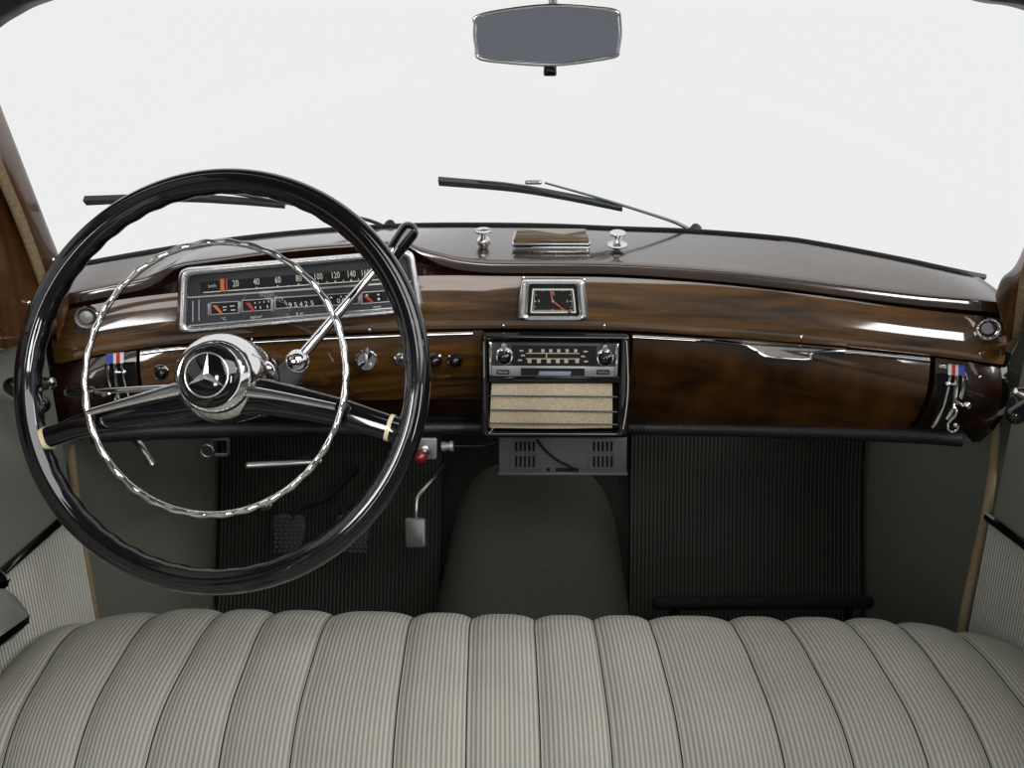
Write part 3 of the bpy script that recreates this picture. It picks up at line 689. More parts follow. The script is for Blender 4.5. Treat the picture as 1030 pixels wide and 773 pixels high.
# hub
m = MB(); m.lathe(WC, WN, [(.020, -.06), (.044, -.05), (.0462, -.03), (.0468, -.008), (.0458, .002), (.0428, .0105), (.0385, .0175), (.0350, .0215), (.0332, .023), (.0320, .0228), (.0316, .020)], 56); m.build('hub', M['chrome'], sw)
m = MB(); m.lathe(WC, WN, [(.0318, .018), (.0316, .0228), (.029, .0258), (.0235, .0287), (.014, .0312), (.007, .0320), (.0005, .0323)], 48); hb = m.build('horn_button', M['black'], sw)
def dome(r): return float(np.interp(r, [0, .007, .014, .0235, .029], [.0323, .0320, .0312, .0287, .0258]))+.0006
m = MB(); m.tube([W.w(.0222*math.cos(t), .0222*math.sin(t), dome(.0222)) for t in np.linspace(0, 2*PI, 64, endpoint=False)], .0009, 8, closed=True)
for k in range(3):     # three pointed star with ridged arms
    a = PI/2+2*PI*k/3; tip = V(.0216*math.cos(a), .0216*math.sin(a)); l = V(.0040*math.cos(a+PI/3), .0040*math.sin(a+PI/3)); r2 = V(.0040*math.cos(a-PI/3), .0040*math.sin(a-PI/3))
    m.add([W.w(0, 0, .0372), W.w(*l, dome(.004)), W.w(*tip, dome(.0216)+.0008), W.w(*r2, dome(.004)), W.w(*tip, dome(.0216)-.0006)], [(0, 1, 2), (0, 2, 3), (1, 4, 2), (3, 2, 4)])
m.build('star_emblem', mat('satin silver', (.85, .85, .84), .28, 1.0), hb, smooth=10)
# spokes
def spoke(cl_, ww, hs, th, mb, rot=0):
    """elliptic loft through pixel centres"""
    P = [np.array(W.uv(x, y, h)) for (x, y), h in zip(cl_, hs)]
    C = catmull([V(p[0], p[1], h, w, t) for p, h, w, t in zip(P, hs, ww, th)], 8); S = []
    for i, c in enumerate(C):
        d_ = nrm((C[min(i+1, len(C)-1)]-C[max(i-1, 0)])[:2]); n_ = np.array([-d_[1], d_[0]])
        ring = []
        for k in range(20):
            s_ = 2*PI*k/20; cx = math.copysign(abs(math.cos(s_))**.75, math.cos(s_)); sx = math.copysign(abs(math.sin(s_))**.75, math.sin(s_))
            ring.append(W.w(c[0]+n_[0]*c[3]*cx, c[1]+n_[1]*c[3]*cx, c[2]+c[4]*sx))
        S.append(ring)
    mb.loft(S); return C
px = 1/963.
m = MB(); CLs = spoke([(208, 402), (175, 410), (138, 417), (89, 427), (60, 437), (38, 443)], [20*px, 19*px, 16*px, 12.5*px, 10.5*px, 11*px], [-.004, -.002, .0, .002, .001, 0], [.014, .013, .012, .010, .009, .009], m); m.build('spoke', M['black'], sw)
m = MB(); spoke([(232, 400), (262, 399), (280, 402), (320, 410), (348, 417), (392, 430.5), (408, 435)], [19*px, 18*px, 17*px, 15*px, 14*px, 12.5*px, 13*px], [-.004, -.002, 0, .0, .001, .001, 0], [.014, .013, .012, .011, .010, .009, .009], m); m.build('spoke', M['black'], sw)
m = MB(); spoke([(49.5, 440.5), (45.5, 442)], [11.6*px, 11.8*px], [.0, .0], [.0105, .0105], m); m.build('spoke_band', M['cream'], sw)
m = MB(); spoke([(390.5, 430), (394.5, 431.2)], [13.4*px, 13.6*px], [.0, .0], [.0105, .0105], m); m.build('spoke_band', M['cream'], sw)
# horn ring with its arms
hc = W.uv(215, 379, .020); hr = (133/850*.87+136/850*.87)/2
m = MB(); P = []; rad = []
for i in range(320):
    t = 2*PI*i/320; wv = math.sin(t*34)
    P.append(W.w(hc[0]+hr*.985*math.cos(t)+.0003*wv*math.cos(t), hc[1]+hr*1.0*math.sin(t)+.0003*wv*math.sin(t), .020+.0002*wv)); rad.append(.0034+.00035*wv)
m.tube(P, rad, 10, closed=True)
for pts, ww in ((((182, 391), (150, 399), (118, 407.5), (88, 415.5)), (7*px, 5.5*px, 4.5*px, 3.4*px)), (((250, 394), (280, 398.3), (310, 404), (338, 409.5)), (6*px, 4.6*px, 4*px, 3.4*px))):
    spoke(list(pts), list(ww), [.013, .014, .016, .020], [.006, .005, .0045, .0035], m)
m.build('horn_ring', M['chrome'], sw)

# column and shift lever
sc_ = thing('steering_column', 'dark steering column running from the wheel hub under the dash', 'steering column', WC-WN*.5)
m = MB(); m.lathe(WC, -WN, [(.036, .046), (.038, .06), (.036, .13), (.030, .16), (.028, .62)], 28); m.build('column_tube', M['gloss'], sc_)
CA = lambda t: WC-WN*t
gl = thing('gear_lever', 'chrome column gear lever with black knob rising right of the wheel hub', 'lever', CA(.1))
LP = Plane(CA(.085), WN)
base = LP.w(*LP.uv(301, 364, 0), 0)
m = MB(); m.tube([CA(.10)+W.r*.02, LP.w(*LP.uv(272, 394, -.01), -.01), LP.w(*LP.uv(290, 378, -.004), -.004), base], [.020, .017, .015, .0115], 20); m.build('lever_housing', M['greybox'], gl)
m = MB(); base = base+WN*.006; m.ball(base, .0128, 20, (1, 0, 0)); m.lathe(base, nrm(LP.r*.4+LP.n), [(.0130, -.006), (.0136, 0), (.0128, .004)], 20); m.build('pivot_ball', M['chrome'], gl)
tip = onY(398, 248, .985); s0 = base
m = MB(); m.tube([s0, s0+(tip-s0)*.3, s0+(tip-s0)*.7, tip], [.0062, .0058, .0048, .0046], 14); m.build('lever_rod', M['chrome'], gl)
k0 = onY(393, 258, .985); k1 = onY(410.5, 233.5, 1.0)
m = MB(); m.capsule(k0, k1, .0105, 18, .0122); m.build('lever_knob', M['black'], gl)
tl = thing('turn_signal_lever', 'thin chrome turn signal stalk left of the wheel hub', 'lever', CA(.08))
LP2 = Plane(CA(.075), WN)
def l2(x, y): return LP2.w(*LP2.uv(x, y, 0), 0)
m = MB(); m.tube([l2(205, 389), l2(155, 391), l2(96, 394)], [.0045, .0036, .003], 12); m.build('stalk', M['chrome'], tl)
m = MB(); m.capsule(l2(92, 394.3), l2(71, 395), .0062, 16, .0055); m.build('stalk_knob', M['black'], tl)
m = MB(); m.ball(l2(68.5, 395), .0048, 14); m.build('stalk_tip', M['steel'], tl)

# ------------------------------------------------------------------ mirror and wipers
MP = Plane(onY(551, 36, 1.0), nrm(V(.0, -1, -.12)))
mr = thing('rear_view_mirror', 'wide rear view mirror in thin chrome frame above the windscreen centre', 'mirror', MP.w(0, 0, 0))
cor = [(477, 16), (500, 9.5), (551, 3.5), (600, 6), (622, 10), (625.5, 22), (626, 36), (624, 50), (621, 57.5), (600, 62), (556, 67), (510, 64.5), (481, 60), (477, 48), (475.5, 36), (475.8, 26)]
P = [tuple(p) for p in catmull([V(*MP.uv(*c)) for c in cor], 5, True)]; P = P[::-1]
Q = inset(P, .0042)
m = MB(); m.frame(MP, P, Q, -.016, .002, .0016, hin=-.003); m.build('frame', M['chrome'], mr)
m = MB(); m.prism(MP, inset(P, .0005), -.022, -.012); m.build('back_shell', M['gloss'], mr)
m = MB(); m.prism(MP, inset(P, .0030), -.012, -.0025); m.build('mirror_glass', M['mirror'], mr)
m = MB(); st = MP.w(*MP.uv(556, 8, -.012), -.012); hd = V(st[0], st[1]-.012, 1.16); m.tube([st, st+(hd-st)*.5, hd], [.006, .005, .009], 14); m.build('stem', M['chrome'], mr)
m = MB(); m.prism(MP, rquad([MP.uv(*p) for p in ((546.5, 77), (560, 77), (559.5, 64), (547, 64))], .003), -.014, -.002, .002); m.build('dip_lever', M['black'], mr)

# windscreen: curved pane standing on the cowl, raked back
RAKE = 1.05
def glass_pt(X, dz, out=0.0):
    p = cA(min(max(X, XL), XR)); Yb = YA-KA*(X-X0)**2
    n_ = nrm(V(1.0*(X-X0), 1, RAKE))
    return V(X, Yb+.004-dz*RAKE*(1-.25*min(abs(X), .7)), p[2]-.004+dz)+n_*out
def glass_px(x, y, out=0.0):
    v = ray(x, y); lo, hi = .3, 2.2
    for _ in range(60):
        t = (lo+hi)/2; q = EYE+v*t; g = glass_pt(q[0], q[2]-(cA(min(max(q[0], XL), XR))[2]-.004), out)
        if q[1] < g[1]: lo = t
        else: hi = t
    return EYE+v*t
win = sempty('window_1', (0, 1.4, .8))
m = MB(); m.slab([[glass_pt(X, dz) for dz in np.linspace(0, .42, 14)] for X in np.linspace(-.70, .66, 50)], (0, .005, .004)); m.build('pane', M['glass'], win)
m = MB(); m.tube([cA(X)+V(0, .006, .001) for X in np.linspace(-.66, .615, 80)], .0042, 8); m.build('window_seal', M['rubber'], win)
def wiper(lab, blade, thick, arm, clip, bridge):
    pts = [glass_px(x, y, .022) for x, y in blade]; w = thing('windscreen_wiper', lab, 'wiper', pts[-1], 'windscreen wipers')
    C = catmull(pts, 6); S = []; n = len(C)
    upv = nrm(V(0, -RAKE, 1))
    for i, c in enumerate(C):
        t = thick[0]+(thick[1]-thick[0])*i/(n-1); o = V(0, .006, .006)
        S.append([c+upv*t, c+upv*t+o, c-upv*t+o, c-upv*t])
    m = MB(); m.loft(S); m.build('blade', M['wiper'], w, smooth=30)
    m = MB(); m.tube(catmull([glass_px(x, y, .030) for x, y in bridge], 5), .0016, 8); m.build('bridge', M['wiper'], w)
    A = catmull([glass_px(x, y, .034) for x, y in arm], 6); m = MB(); m.tube(A, [.0034-.0018*i/(len(A)-1) for i in range(len(A))], 8); m.build('arm', M['wiper'], w)
    m = MB(); m.capsule(glass_px(*clip[0], .036), glass_px(*clip[1], .036), .0036, 12); m.build('clip', M['steel'], w)
    m = MB(); pv = glass_px(*arm[0], .02); m.lathe(pv, nrm(V(0, 1, RAKE)), [(.010, -.010), (.010, .01), (.006, .016), (.0005, .017)], 16); m.build('pivot', M['rubber'], w)
wiper('windscreen wiper nearer the middle, its blade above the ashtray', [(441, 184.5), (516, 191), (570, 200), (626, 211.5)], (.0065, .0046), [(700, 235), (685, 226.5), (665, 219), (601, 199), (548, 184)], ((530, 183.5), (543, 183.5)), [(481, 182), (516, 185.5), (560, 194.5), (604, 205)])
wiper('windscreen wiper on the driver side, seen through the steering wheel', [(85, 204.5), (177, 201.5), (240, 204.5), (286, 208.5)], (.0050, .0040), [(392, 231), (370, 221.5), (322, 211.5), (264, 200), (212, 191.5)], ((199, 190), (210, 191)), [(130, 199.5), (177, 198), (230, 201), (268, 204.5)])

# ------------------------------------------------------------------ bench seat
top = [65, 144, 211, 264, 326, 411, 472, 538, 599, 657, 742, 799, 864, 918, 982]
bot = [-6, 70, 142, 216, 288, 393, 468, 545, 619, 692, 798, 870, 948, 1015, 1095]
XT = [onY(x, 617, .857)[0] for x in top]; XB = [onY(x, 773, .656)[0] for x in bot]
XT = [-.618]+XT+[.566]; XB = [-.626]+XB+[.574]
prof = [(.930, .24), (.932, .33), (.922, .378), (.900, .405), (.876, .4175), (.857, .4215), (.825, .4245), (.788, .4225), (.730, .4165), (.690, .402), (.656, .379), (.60, .345), (.50, .305), (.36, .28), (.20, .27), (.14, .25), (.13, .18)]
PR = catmull([V(y, z-.024) for y, z in prof], 4)
seat = thing('bench_seat', 'wide grey bench seat with striped pleated cloth in the foreground', 'seat', (-.02, .6, 0))
G, UV_, seams = [], [], []
tv = [min(1, max(0, (.857-p[0])/(.857-.656))) for p in PR]
cols = []
for k in range(len(XT)-1):
    for j in range(12): cols.append((k, j/12))
cols.append((len(XT)-2, 1.0))
for k, t in cols:
    row, uvr = [], []
    for i, p in enumerate(PR):
        s_ = tv[i]
        xl = XT[k]+(XB[k]-XT[k])*s_; xr = XT[k+1]+(XB[k+1]-XT[k+1])*s_; X = xl+(xr-xl)*t
        # the tangent of the profile gives the direction of the pleat bulge
        d_ = nrm(PR[min(i+1, len(PR)-1)]-PR[max(i-1, 0)]); n_ = V(0, d_[1], -d_[0]); n_ = n_ if (n_[2] > 0 or n_[1] > 0) else -n_
        bul = .0068*(1-abs(2*t-1)**3.2)
        # crown: the cushion rolls down at both ends
        xc_ = (X+.025)/.585; e = max(0, abs(xc_)-.66); dr = -.26*e*e - .004*xc_*xc_
        dr += .010*max(0, X)/.45
        row.append(V(X, p[0], p[1]+dr)+n_*bul); uvr.append((.5*((XT[k]+XB[k])*(1-t)+(XT[k+1]+XB[k+1])*t), p[0]))
    G.append(row); UV_.append(uvr)
m = MB(); m.grid(G, uvs=UV_)
# closed sides and underside
b0 = len(m.v); n_ = len(PR)
for col in (0, len(cols)-1):
    idx = [col*n_+i for i in range(n_)]; m.f.append(tuple(idx))
m.f.append((0, (len(cols)-1)*n_, len(cols)*n_-1, n_-1))
m.build('cushion', M['cloth'], seat, smooth=60)
for k in range(1, len(XT)-1):
    P = []
    for i, p in enumerate(PR[6:50]):
        s_ = tv[i+6]; X = XT[k]+(XB[k]-XT[k])*s_; xc_ = (X+.025)/.585; e = max(0, abs(xc_)-.66); P.append(V(X, p[0], p[1]-.26*e*e-.004*xc_*xc_+.010*max(0, X)/.45+.0002))
    m = MB(); m.tube(P, .0008, 6); m.build('seam', M['matte'], seat)
m = MB()
for x in (-.45, -.03, .42):
    m.add([V(x+a*.02, .75+b*.1, c) for a in (-1, 1) for b in (-1, 1) for c in (0, .26)], [(0, 1, 3, 2), (4, 6, 7, 5), (0, 4, 5, 1), (2, 3, 7, 6), (0, 2, 6, 4), (1, 5, 7, 3)])
m.build('seat_base', M['matte'], seat)

# ------------------------------------------------------------------ cabin shell
XKL, XKR = -.668, .640
def boxm(m_, x0, x1, y0, y1, z0, z1): m_.add([V(x, y, z) for x in (x0, x1) for y in (y0, y1) for z in (z0, z1)], [(0, 1, 3, 2), (4, 6, 7, 5), (0, 4, 5, 1), (2, 3, 7, 6), (0, 2, 6, 4), (1, 5, 7, 3)])
m = MB(); boxm(m, -.74, .71, -.9, 1.50, -.03, -.004); struct(m.build('floor', M['carpet']))
def toe(z):  # slope of the toe board
    return 1.47+.38*z if z < .3 else 1.584+.10*(z-.3)
m = MB(); m.slab([[V(X, toe(z), z) for z in (-.03, .0, .08, .16, .24, .3, .45, .6)] for X in np.linspace(-.72, .69, 12)], (0, .03, 0)); struct(m.build('wall_front', noise_color(mat('near black footwell shade', (.012, .012, .011), .95, spec=.1), 300, (.009, .009, .008), (.016, .016, .014))))  # firewall colour cut to near black, footwell shade put into it
# tunnel hump
def tun(Y, n=24):
    hz = .13+.17*min(1, max(0, (Y-.9)/.62))**1.2; w = .175+.02*max(0, (1.6-Y)); c = -.016; out = []
    for k in range(n+1):
        t = PI*k/n; cx = math.copysign(abs(math.cos(t))**.6, math.cos(t)); out.append(V(c-w*cx*(1.0-.0*k), Y, -.01+(hz+.01)*math.sin(t)**.62))
    return out
m = MB(); m.grid([tun(Y) for Y in np.linspace(.2, 1.60, 24)]); struct(m.build('transmission_tunnel', M['carpet'], smooth=80))
for x0, x1, lab, nm in ((-.655, -.205, 'ribbed black rubber floor mat under the pedals', 1), (.175, .628, 'ribbed black rubber floor mat on the passenger side', 2)):
    m = MB(); prof_ = [(.95, .002), (1.42, .002), (1.455, .010), (1.468, .03), (1.50, .115), (1.535, .21), (1.56, .285), (1.575, .36), (1.582, .43)]
    m.slab([[V(X, y-.004, z+.004) for y, z in prof_] for X in np.linspace(x0, x1, 10)], (0, .003, -.003)); tag(m.build('floor_mat', M['mat_rib']), lab, 'floor mat', 'ribbed floor mats')
for s, nm in ((-1, 'wall_left'), (1, 'wall_right')):
    X = XKL if s < 0 else XKR; m = MB()
    boxm(m, X if s > 0 else X-.03, X+.03 if s > 0 else X, 1.02, 1.62, -.03, .64); struct(m.build(nm, M['vinyl_dark']))
    m2 = MB(); boxm(m2, X-(.028 if s < 0 else -.002), X-(.002 if s < 0 else -.028), 1.0, 1.22 if s < 0 else 1.35, .60, .765 if s < 0 else .712); struct(m2.build('trim_%d' % (8 if s < 0 else 9), M['vinyl_dark']))
    # bright sill plate along the foot of the kick panel
    m = MB(); x_ = X-s*.012; boxm(m, min(X, x_), max(X, x_), .95, 1.455, -.004, .028); o = struct(m.build('trim_%d' % (1 if s < 0 else 2), M['steel']))

# doors
def door(s, name):
    X = -.632 if s < 0 else .580
    root = sempty(name, (X, .5, .05))
    pl = Plane(V(X, 0, 0), V(-s, 0, 0)); 
    def yz(y, z): q = V(X, y, z)-pl.p0; return (q@pl.r, q@pl.u)
    def dpx(x, y, h=0): return pl.uv(x, y, h)
    m = MB(); m.prism(pl, [yz(1.012, .02), (yz(1.012, .80)), yz(-.9, .80), yz(-.9, .02)], -.05, 0, .006); m.build('upper_panel', M['vinyl'], root)
    # lower striped cloth panel below the dark moulding
    if s < 0: l = [onX(62, 519, X), onX(0, 573, X)]
    else: l = [onX(995, 518, X), onX(1030, 544, X)]
    ya, za, yb, zb = l[0][1], l[0][2], l[1][1], l[1][2]
    sl = (zb-za)/(yb-ya); zf = lambda y: za+sl*(y-ya)
    m = MB(); m.prism(pl, [yz(1.009, .05), yz(1.009, zf(1.009)), yz(-.3, zf(-.3) if zf(-.3) < .7 else .7), yz(-.3, .05)], -.002, .004, .003); m.build('lower_panel', M['cloth_door'], root)
    m = MB(); m.tube([V(X-s*.006, y, zf(y)) for y in np.linspace(1.008, -.3, 12)], .0055, 8, sx=1.0); m.build('moulding', M['gloss'], root)
    return root, pl, X, zf
d1, P1, XD1, zf1 = door(-1, 'door_1')
d2, P2, XD2, zf2 = door(1, 'door_2')
# wooden window garnish of the driver's door, its front corner rounded
gp = [(-70, 20), (0, 163), (15, 203), (31, 250), (41, 290), (42, 318), (35, 335), (20, 346), (0, 354), (-40, 366), (-180, 400), (-180, 300), (-60, 280), (-35, 262), (-32, 235), (-60, 140), (-110, 60)]
GP = Plane(V(-.615, 0, 0), V(1, 0, 0))
def garnish(root, pl, mirror):
    P = [pl0.uv(*p) for p in gp] if not mirror else None
pts3 = [GP.px(*p) for p in gp]
pts3[10] = V(-.615, -.85, GP.px(-40, 366)[2]-.004); pts3[11] = V(-.615, -.85, GP.px(-60, 280)[2]-.002)
m = MB(); m.prism(GP, [((q-GP.p0)@GP.r, (q-GP.p0)@GP.u) for q in pts3], -.02, .012, .010); m.build('window_garnish', M['wood_pillar'], d1)
GP2 = Plane(V(.565, 0, 0), V(-1, 0, 0))
m = MB(); m.prism(GP2, [((V(.565, q[1], q[2])-GP2.p0)@GP2.r, (V(.565, q[1], q[2])-GP2.p0)@GP2.u) for q in pts3][::-1], -.02, .012, .010); m.build('window_garnish', M['wood_pillar'], d2)
# window cranks
def crank(root, X, s, pts, kn):
    m = MB(); P = [onX(x, y, X-s*.028) for x, y in pts]; m.tube(catmull(P, 5), .0062, 10); m.lathe(V(X, P[-1][1], P[-1][2]), V(-s, 0, 0), [(.013, 0), (.012, .01), (.008, .016), (.008, .032), (.004, .035)], 18); m.build('window_crank', M['chrome'], root)
    c = P[0]; m = MB(); m.capsule(c+V(-s*.002, 0, .010), c+V(-s*.03, 0, -.012), .0105, 16); m.build('crank_knob', M['black'], root)
crank(d1, XD1, -1, ((13, 397), (30, 393), (50, 386)), None)
crank(d2, XD2, 1, ((1052, 408), (1040, 404), (1024, 397)), None)
# armrest of the driver's door
AP = Plane(V(XD1, 0, 0), V(1, 0, 0))
ar = [(-60, 610), (-20, 590), (0, 588), (10, 594), (22, 609), (27, 618), (22, 632), (6, 648), (-60, 690)]
m = MB(); m.prism(AP, rquad([AP.uv(*p, .03) for p in ar][::-1], .006, 3), .0, .045, .018); m.build('armrest', M['vinyl'], d1)
m = MB(); m.prism(AP, rquad([AP.uv(*p, .03) for p in ((-60, 560), (0, 569), (8, 575), (12, 588), (0, 598), (-60, 640))][::-1], .006, 3), .0, .035, .012); m.build('armrest_grip', M['gloss'], d1)

# tan windlace along the door openings
def windlace(pts, i):
    m = MB(); m.tube(catmull([onY(*p[:2], p[2]) for p in pts], 6), .0058, 10); struct(m.build('trim_%d' % i, M['tan']))
windlace([(-30, 95, .87), (-3, 165, .905), (22, 225, .94), (43, 283, .97), (51, 322, 1.0), (66, 360, 1.15), (71, 400, 1.16), (70, 440, 1.10), (79, 520, 1.03), (94, 612, 1.025), (98, 640, 1.025)], 3)
windlace([(1048, 230, .93), (1034, 270, .96), (1028, 305, .98), (1024, 333, 1.01), (1005, 372, 1.15), (1000, 405, 1.16), (1001, 445, 1.10), (994, 505, 1.03), (981, 565, 1.025), (970, 616, 1.025), (966, 640, 1.025)], 4)
# pillars beside the windscreen
def pillar(o, i_, idx, bul):
    A = catmull([glass_px(x, y) if False else onY(x, y, Y) for x, y, Y in o], 6); B = catmull([onY(x, y, Y) for x, y, Y in i_], 6); n = min(len(A), len(B)); G = []
    for k in range(n):
        a, b = A[k], B[k]; nn_ = nrm(V((-.55 if a[0] > 0 else .55), -1, 0))
        G.append([a+(b-a)*t+nn_*bul*math.sin(PI*t) for t in np.linspace(0, 1, 9)])
    m = MB(); m.slab(G, (.085 if A[0][0] > 0 else -.085, .10, 0)); struct(m.build('trim_%d' % idx, M['wood_pillar']))
pillar([(70, 306, 1.05), (63, 269, 1.03), (43, 216, 1.0), (0, 105, .955), (-45, -10, .88)], [(58, 345, 1.02), (46, 290, .985), (24, 230, .95), (-2, 168, .915), (-60, 20, .83)], 5, .010)
pillar([(1001, 298, 1.05), (1008, 280, 1.03), (1026, 258, 1.0), (1060, 160, .955), (1100, 40, .88)], [(1014, 345, 1.02), (1027, 300, .985), (1036, 268, .95), (1085, 150, .915), (1140, 10, .83)], 6, .010)
m = MB(); m.ball(onY(53, 262, .985), .0034, 12, (0, -1, 0), .6); m.build('screw', M['chrome'], bpy.data.objects['trim_5'])
m = MB(); m.ball(GP.px(29, 305, .0125), .0034, 12, (1, 0, 0), .6); m.build('screw', M['chrome'], d1)
# roof lining with its dark front header
hpx = [(-150, 150, .72), (-60, 62, .80), (-20, 28, .84), (0, 15, .855), (30, 1, .875), (100, -16, .91), (300, -34, .95), (551, -42, .965), (800, -34, .95), (940, -14, .91), (1000, 0.5, .875), (1030, 4.5, .855), (1060, 14, .84), (1120, 40, .80), (1230, 120, .72)]
HP = catmull([onY(x, y, Y) for x, y, Y in hpx], 6)
m = MB(); G = []
for p in HP: G.append([p+V(0, .05, .012), p+V(0, .03, .002), p, p+V(0, -.03, .006), p+V(0, -.05, .018)])
m.slab(G, (0, 0, .02))
ceil = struct(m.build('trim_7', M['header']))
m = MB(); m.slab([[p+V(0, -.045, .016), p+V(0, -.12, .035), p+V(0, -.25, .06)] for p in HP], (0, 0, .02)); struct(m.build('roof_lining', M['headliner'], smooth=60))
m = MB(); boxm(m, -2.6, 2.6, -2.3, .75, 2.7, 2.8); struct(m.build('light_block_ceiling', mat('dark studio ceiling', (.05, .05, .055), .95)))  # unseen; added to keep white overhead light off the black rim and floor
m = MB(); boxm(m, -2.6, 2.6, -2.3, -2.2, -.03, 2.8); struct(m.build('light_block_wall', mat('grey light block wall', (.15, .155, .165), .9)))  # unseen; added to cut fill from behind and give the mirror its grey

# ------------------------------------------------------------------ pedals and bits under the dash
def pedal(name, lab, pts, Y, arm):
    pc_ = onY(*np.mean(pts, axis=0), Y); pl = Plane(pc_, nrm(V(0, -1, .35))); o = thing(name, lab, 'pedal', pl.w(0, 0, -.02), 'pedals')
    P = rquad([pl.uv(*p) for p in pts], .010, 4); m = MB(); m.prism(pl, P, -.010, .002, .003); pd = m.build('pad', M['rubber'], o)
    us = [p[0] for p in P]; vs = [p[1] for p in P]; m = MB()
    nu = 6
    for j in range(9):
        v = min(vs)+(j+.7)*(max(vs)-min(vs))/9.4
        for i in range(nu):
            u = min(us)+(i+.7+(.25 if j % 2 else 0))*(max(us)-min(us))/(nu+.6); w_ = .0032
            if abs(u) < (max(us)-min(us))*.5*(.80+.14*(v-min(vs))/(max(vs)-min(vs))): m.box(pl, u-w_, u+w_, v-.0026, v+.0026, .001, .0045, .0008)
    m.build('tread', M['rubber'], pd)
    m = MB(); m.tube(catmull([pl.w(0, 0, -.008)]+[onY(x, y, Y_) for x, y, Y_ in arm], 5), .008, 10); m.build('arm', M['matte'], o)
pedal('clutch_pedal', 'black rubber clutch pedal with ribbed pad, leftmost on the mat', ((281, 557), (300, 558), (308, 530), (304, 518), (276, 518), (273, 528)), 1.38, ((300, 512, 1.40), (330, 500, 1.44), (360, 470, 1.46)))
pedal('brake_pedal', 'black rubber brake pedal partly behind the lower wheel rim', ((347, 557), (366, 558), (373, 530), (369, 518), (340, 518), (338, 528)), 1.38, ((345, 512, 1.41), (365, 505, 1.44), (385, 480, 1.46)))
ac = thing('accelerator_pedal', 'worn metal accelerator pedal on a bent rod beside the tunnel', 'pedal', onY(418, 550, 1.40), 'pedals')
pl = Plane(onY(418, 537, 1.40), nrm(V(0, -1, .45))); P = rquad([pl.uv(*p) for p in ((408, 552), (429, 552), (429, 521), (406.5, 521))], .008, 5)
us = [p[0] for p in P]; G = []
m = MB(); m.prism(pl, P, -.008, .006, .004); m.build('pad', M['nickel'], ac)
m = MB(); m.tube(catmull([pl.w(0, .028, -.004), onY(419, 512, 1.42), onY(420, 502, 1.43), onY(427, 492, 1.45), onY(438, 480, 1.49), onY(447, 468, 1.56)], 5), .0048, 10); m.build('rod', M['steel'], ac)
fs = thing('foot_switch', 'small round metal dimmer foot switch above the clutch pedal', 'switch', onY(267, 508, 1.53))
m = MB(); c = onY(267, 508, 1.50); m.lathe(c, V(0, 1, -.35), [(.006, -.012), (.009, -.010), (.009, -.002), (.013, 0), (.013, .06)], 18); m.build('button', M['steel'], fs)
hbk = thing('handbrake_handle', 'grey metal handbrake handle sticking out under the dash', 'handle', onY(321, 463, 1.12))
m = MB(); m.capsule(onY(250, 468.5, 1.10), onY(318, 465, 1.12), .0058, 14, .0045); m.ball(onY(321, 464, 1.12), .0055); m.build('grip', M['steel'], hbk)
m = MB(); m.rod(onY(306, 463, 1.12), onY(330, 448, 1.30), .006); m.build('rod', M['matte'], hbk)
bl = thing('bonnet_lever', 'curved bright lever hanging under the dash at the driver side', 'lever', onY(138, 445, 1.12))
m = MB(); m.tube(catmull([onY(134, 440, 1.14), onY(141, 449, 1.12), onY(149, 461, 1.11), onY(154.5, 469, 1.105)], 5), [.0055]*8+[.005]*7+[.004], 12); m.build('lever_arm', M['steel'], bl)
m = MB(); m.rod(onY(136, 442, 1.14), onY(170, 436, 1.2), .006); m.build('pivot', M['matte'], bl)
rk = thing('pull_ring', 'dark pull ring in a bracket under the dash below the wheel hub', 'pull', onY(212, 453, 1.16))
m = MB(); c = onY(208.5, 453.5, 1.15); m.tube([c+V(.0095*math.cos(t), 0, .0095*math.sin(t)) for t in np.linspace(0, 2*PI, 28, endpoint=False)], .0016, 8, closed=True); m.build('ring', M['steel'], rk)
pl = Plane(onY(222, 450, 1.17), V(0, -1, 0)); m = MB(); P = rquad([pl.uv(*p) for p in ((213, 459), (231, 459), (231, 441), (213, 441))], .005); m.frame(pl, P, inset(P, .003), -.004, .004, .001); m.build('bracket', M['greybox'], rk)
rb = thing('red_knob', 'red knob on a grey bracket under the dash behind the wheel rim', 'knob', onY(424, 458, 1.19))
pl = Plane(onY(432, 452, 1.20), V(0, -1, 0)); m = MB(); m.prism(pl, rquad([pl.uv(*p) for p in ((420, 462), (439, 462), (439.5, 441), (420, 441))], .004), -.002, .002, .001); m.build('bracket', M['silver'], rb)
m = MB(); m.ball(onY(423, 460, 1.175), .0105, 20, (0, 1, 0)); m.build('ball', M['redknob'], rb)
m = MB(); m.rod(onY(424, 459, 1.178), onY(427, 453, 1.20), .006); m.lathe(onY(427, 453, 1.197), V(0, -1, 0), [(.009, 0), (.009, .004), (.006, .006)], 18); m.build('stem', M['steel'], rb)
cc = thing('cable_connector', 'small white cable connector under the dash beside the red knob', 'connector', onY(450, 449, 1.21))
m = MB(); a, b = onY(444.5, 449.5, 1.21), onY(456, 449, 1.21); m.tube([a, a+(b-a)*.35, a+(b-a)*.36, a+(b-a)*.7, a+(b-a)*.71, b], [.0075, .0078, .0062, .0062, .0085, .008], 16); m.build('plug', M['silver'], cc)
m = MB(); m.tube(catmull([b, onY(470, 449, 1.22), onY(486, 448.5, 1.23), onY(500, 445, 1.24)], 5), .0011, 6); m.build('cable', M['rubber'], cc)
m = MB(); sr = [onZ(655, 606, .14), onZ(760, 604, .14), onZ(860, 602, .14)]; m.capsule(V(sr[0][0], 1.12, .13), V(sr[2][0]*.74, 1.12, .13), .016, 14); 
sr_o = thing('seat_rail', 'black tubular rail in front of the bench seat on the passenger side', 'rail', (sr[0][0], 1.12, 0))
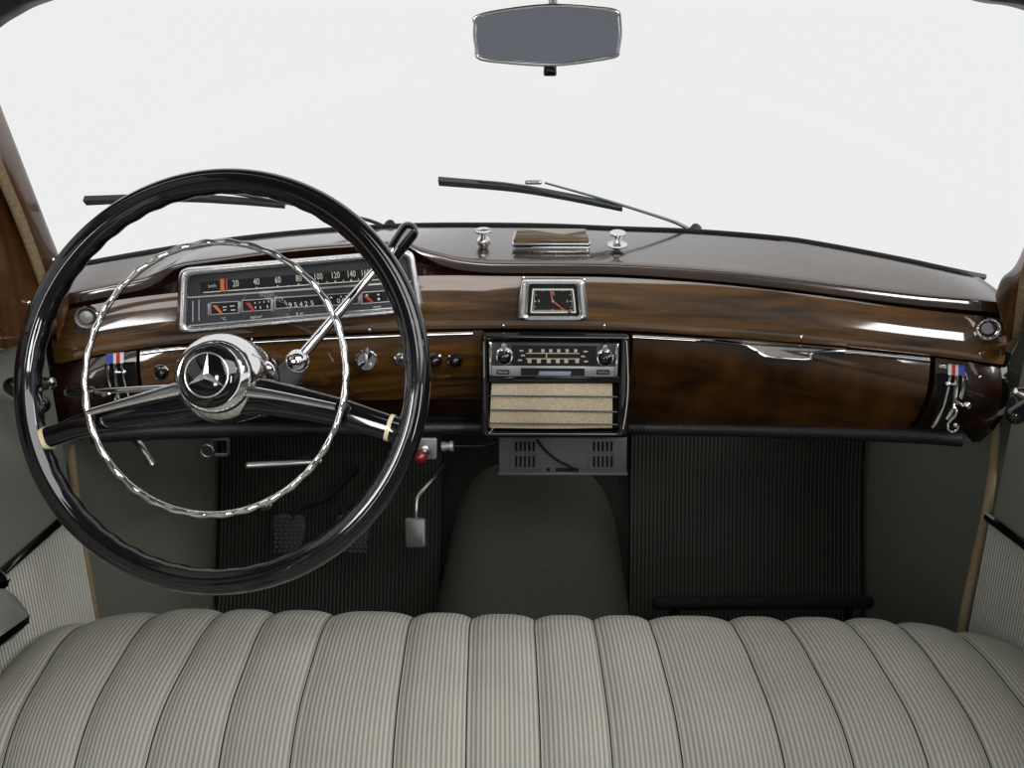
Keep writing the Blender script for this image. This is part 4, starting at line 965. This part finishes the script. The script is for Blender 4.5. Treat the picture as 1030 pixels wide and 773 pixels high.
a, b = onZ(662, 607, .13), onZ(872, 606, .13); m = MB(); m.capsule(a, b, .0125, 14); m.build('bar', M['matte'], sr_o)
m = MB()
for t in (.08, .92):
    q = a+(b-a)*t; m.rod(V(q[0], q[1], -.003), q, .008)
m.build('foot', M['gloss'], sr_o)

# ------------------------------------------------------------------ light: white studio, softboxes overhead, behind and on the passenger side
w = bpy.data.worlds.new('studio'); SC.world = w; w.use_nodes = True
w.node_tree.nodes['Background'].inputs['Color'].default_value = (.855, .855, .855, 1); w.node_tree.nodes['Background'].inputs['Strength'].default_value = 1.0
from mathutils import Vector
def softbox(name, loc, tgt, sx, sy, watts, col=(1, 1, 1)):
    l = bpy.data.lights.new(name, 'AREA'); l.shape = 'RECTANGLE'; l.size = sx; l.size_y = sy; l.energy = watts; l.color = col
    o = bpy.data.objects.new(name, l); COL.objects.link(o); o.location = loc
    o.rotation_euler = (Vector(tgt)-Vector(loc)).to_track_quat('-Z', 'Y').to_euler(); return o
softbox('key_softbox', (.75, -.35, 2.45), (0, .95, .5), 2.3, 1.8, 70)
softbox('side_softbox_passenger', (1.45, .55, 1.6), (-.45, 1.2, .2), .6, .5, 34)
softbox('rear_softbox_driver', (-.66, -1.05, 1.33), (.1, 1.1, .7), .20, .55, 8)
softbox('rear_softbox_passenger', (.66, -1.05, 1.33), (-.1, 1.1, .7), .20, .55, 8)

# ------------------------------------------------------------------ camera and view
cam = bpy.data.cameras.new('camera'); co = bpy.data.objects.new('camera', cam); COL.objects.link(co)
from mathutils import Matrix
mt = Matrix(((CR[0], CU[0], -CD[0]), (CR[1], CU[1], -CD[1]), (CR[2], CU[2], -CD[2])))
co.matrix_world = Matrix.Translation(EYE) @ mt.to_4x4()
cam.sensor_fit = 'HORIZONTAL'; cam.sensor_width = 36; cam.lens = F/1030*36; cam.clip_start = .01
SC.camera = co
vs = SC.view_settings; vs.view_transform = 'Standard'; vs.look = 'None'; vs.exposure = 0.0; vs.gamma = 1.0; vs.use_curve_mapping = False
SC.cycles.use_denoising = True
SC.cycles.max_bounces = 10; SC.cycles.transparent_max_bounces = 12
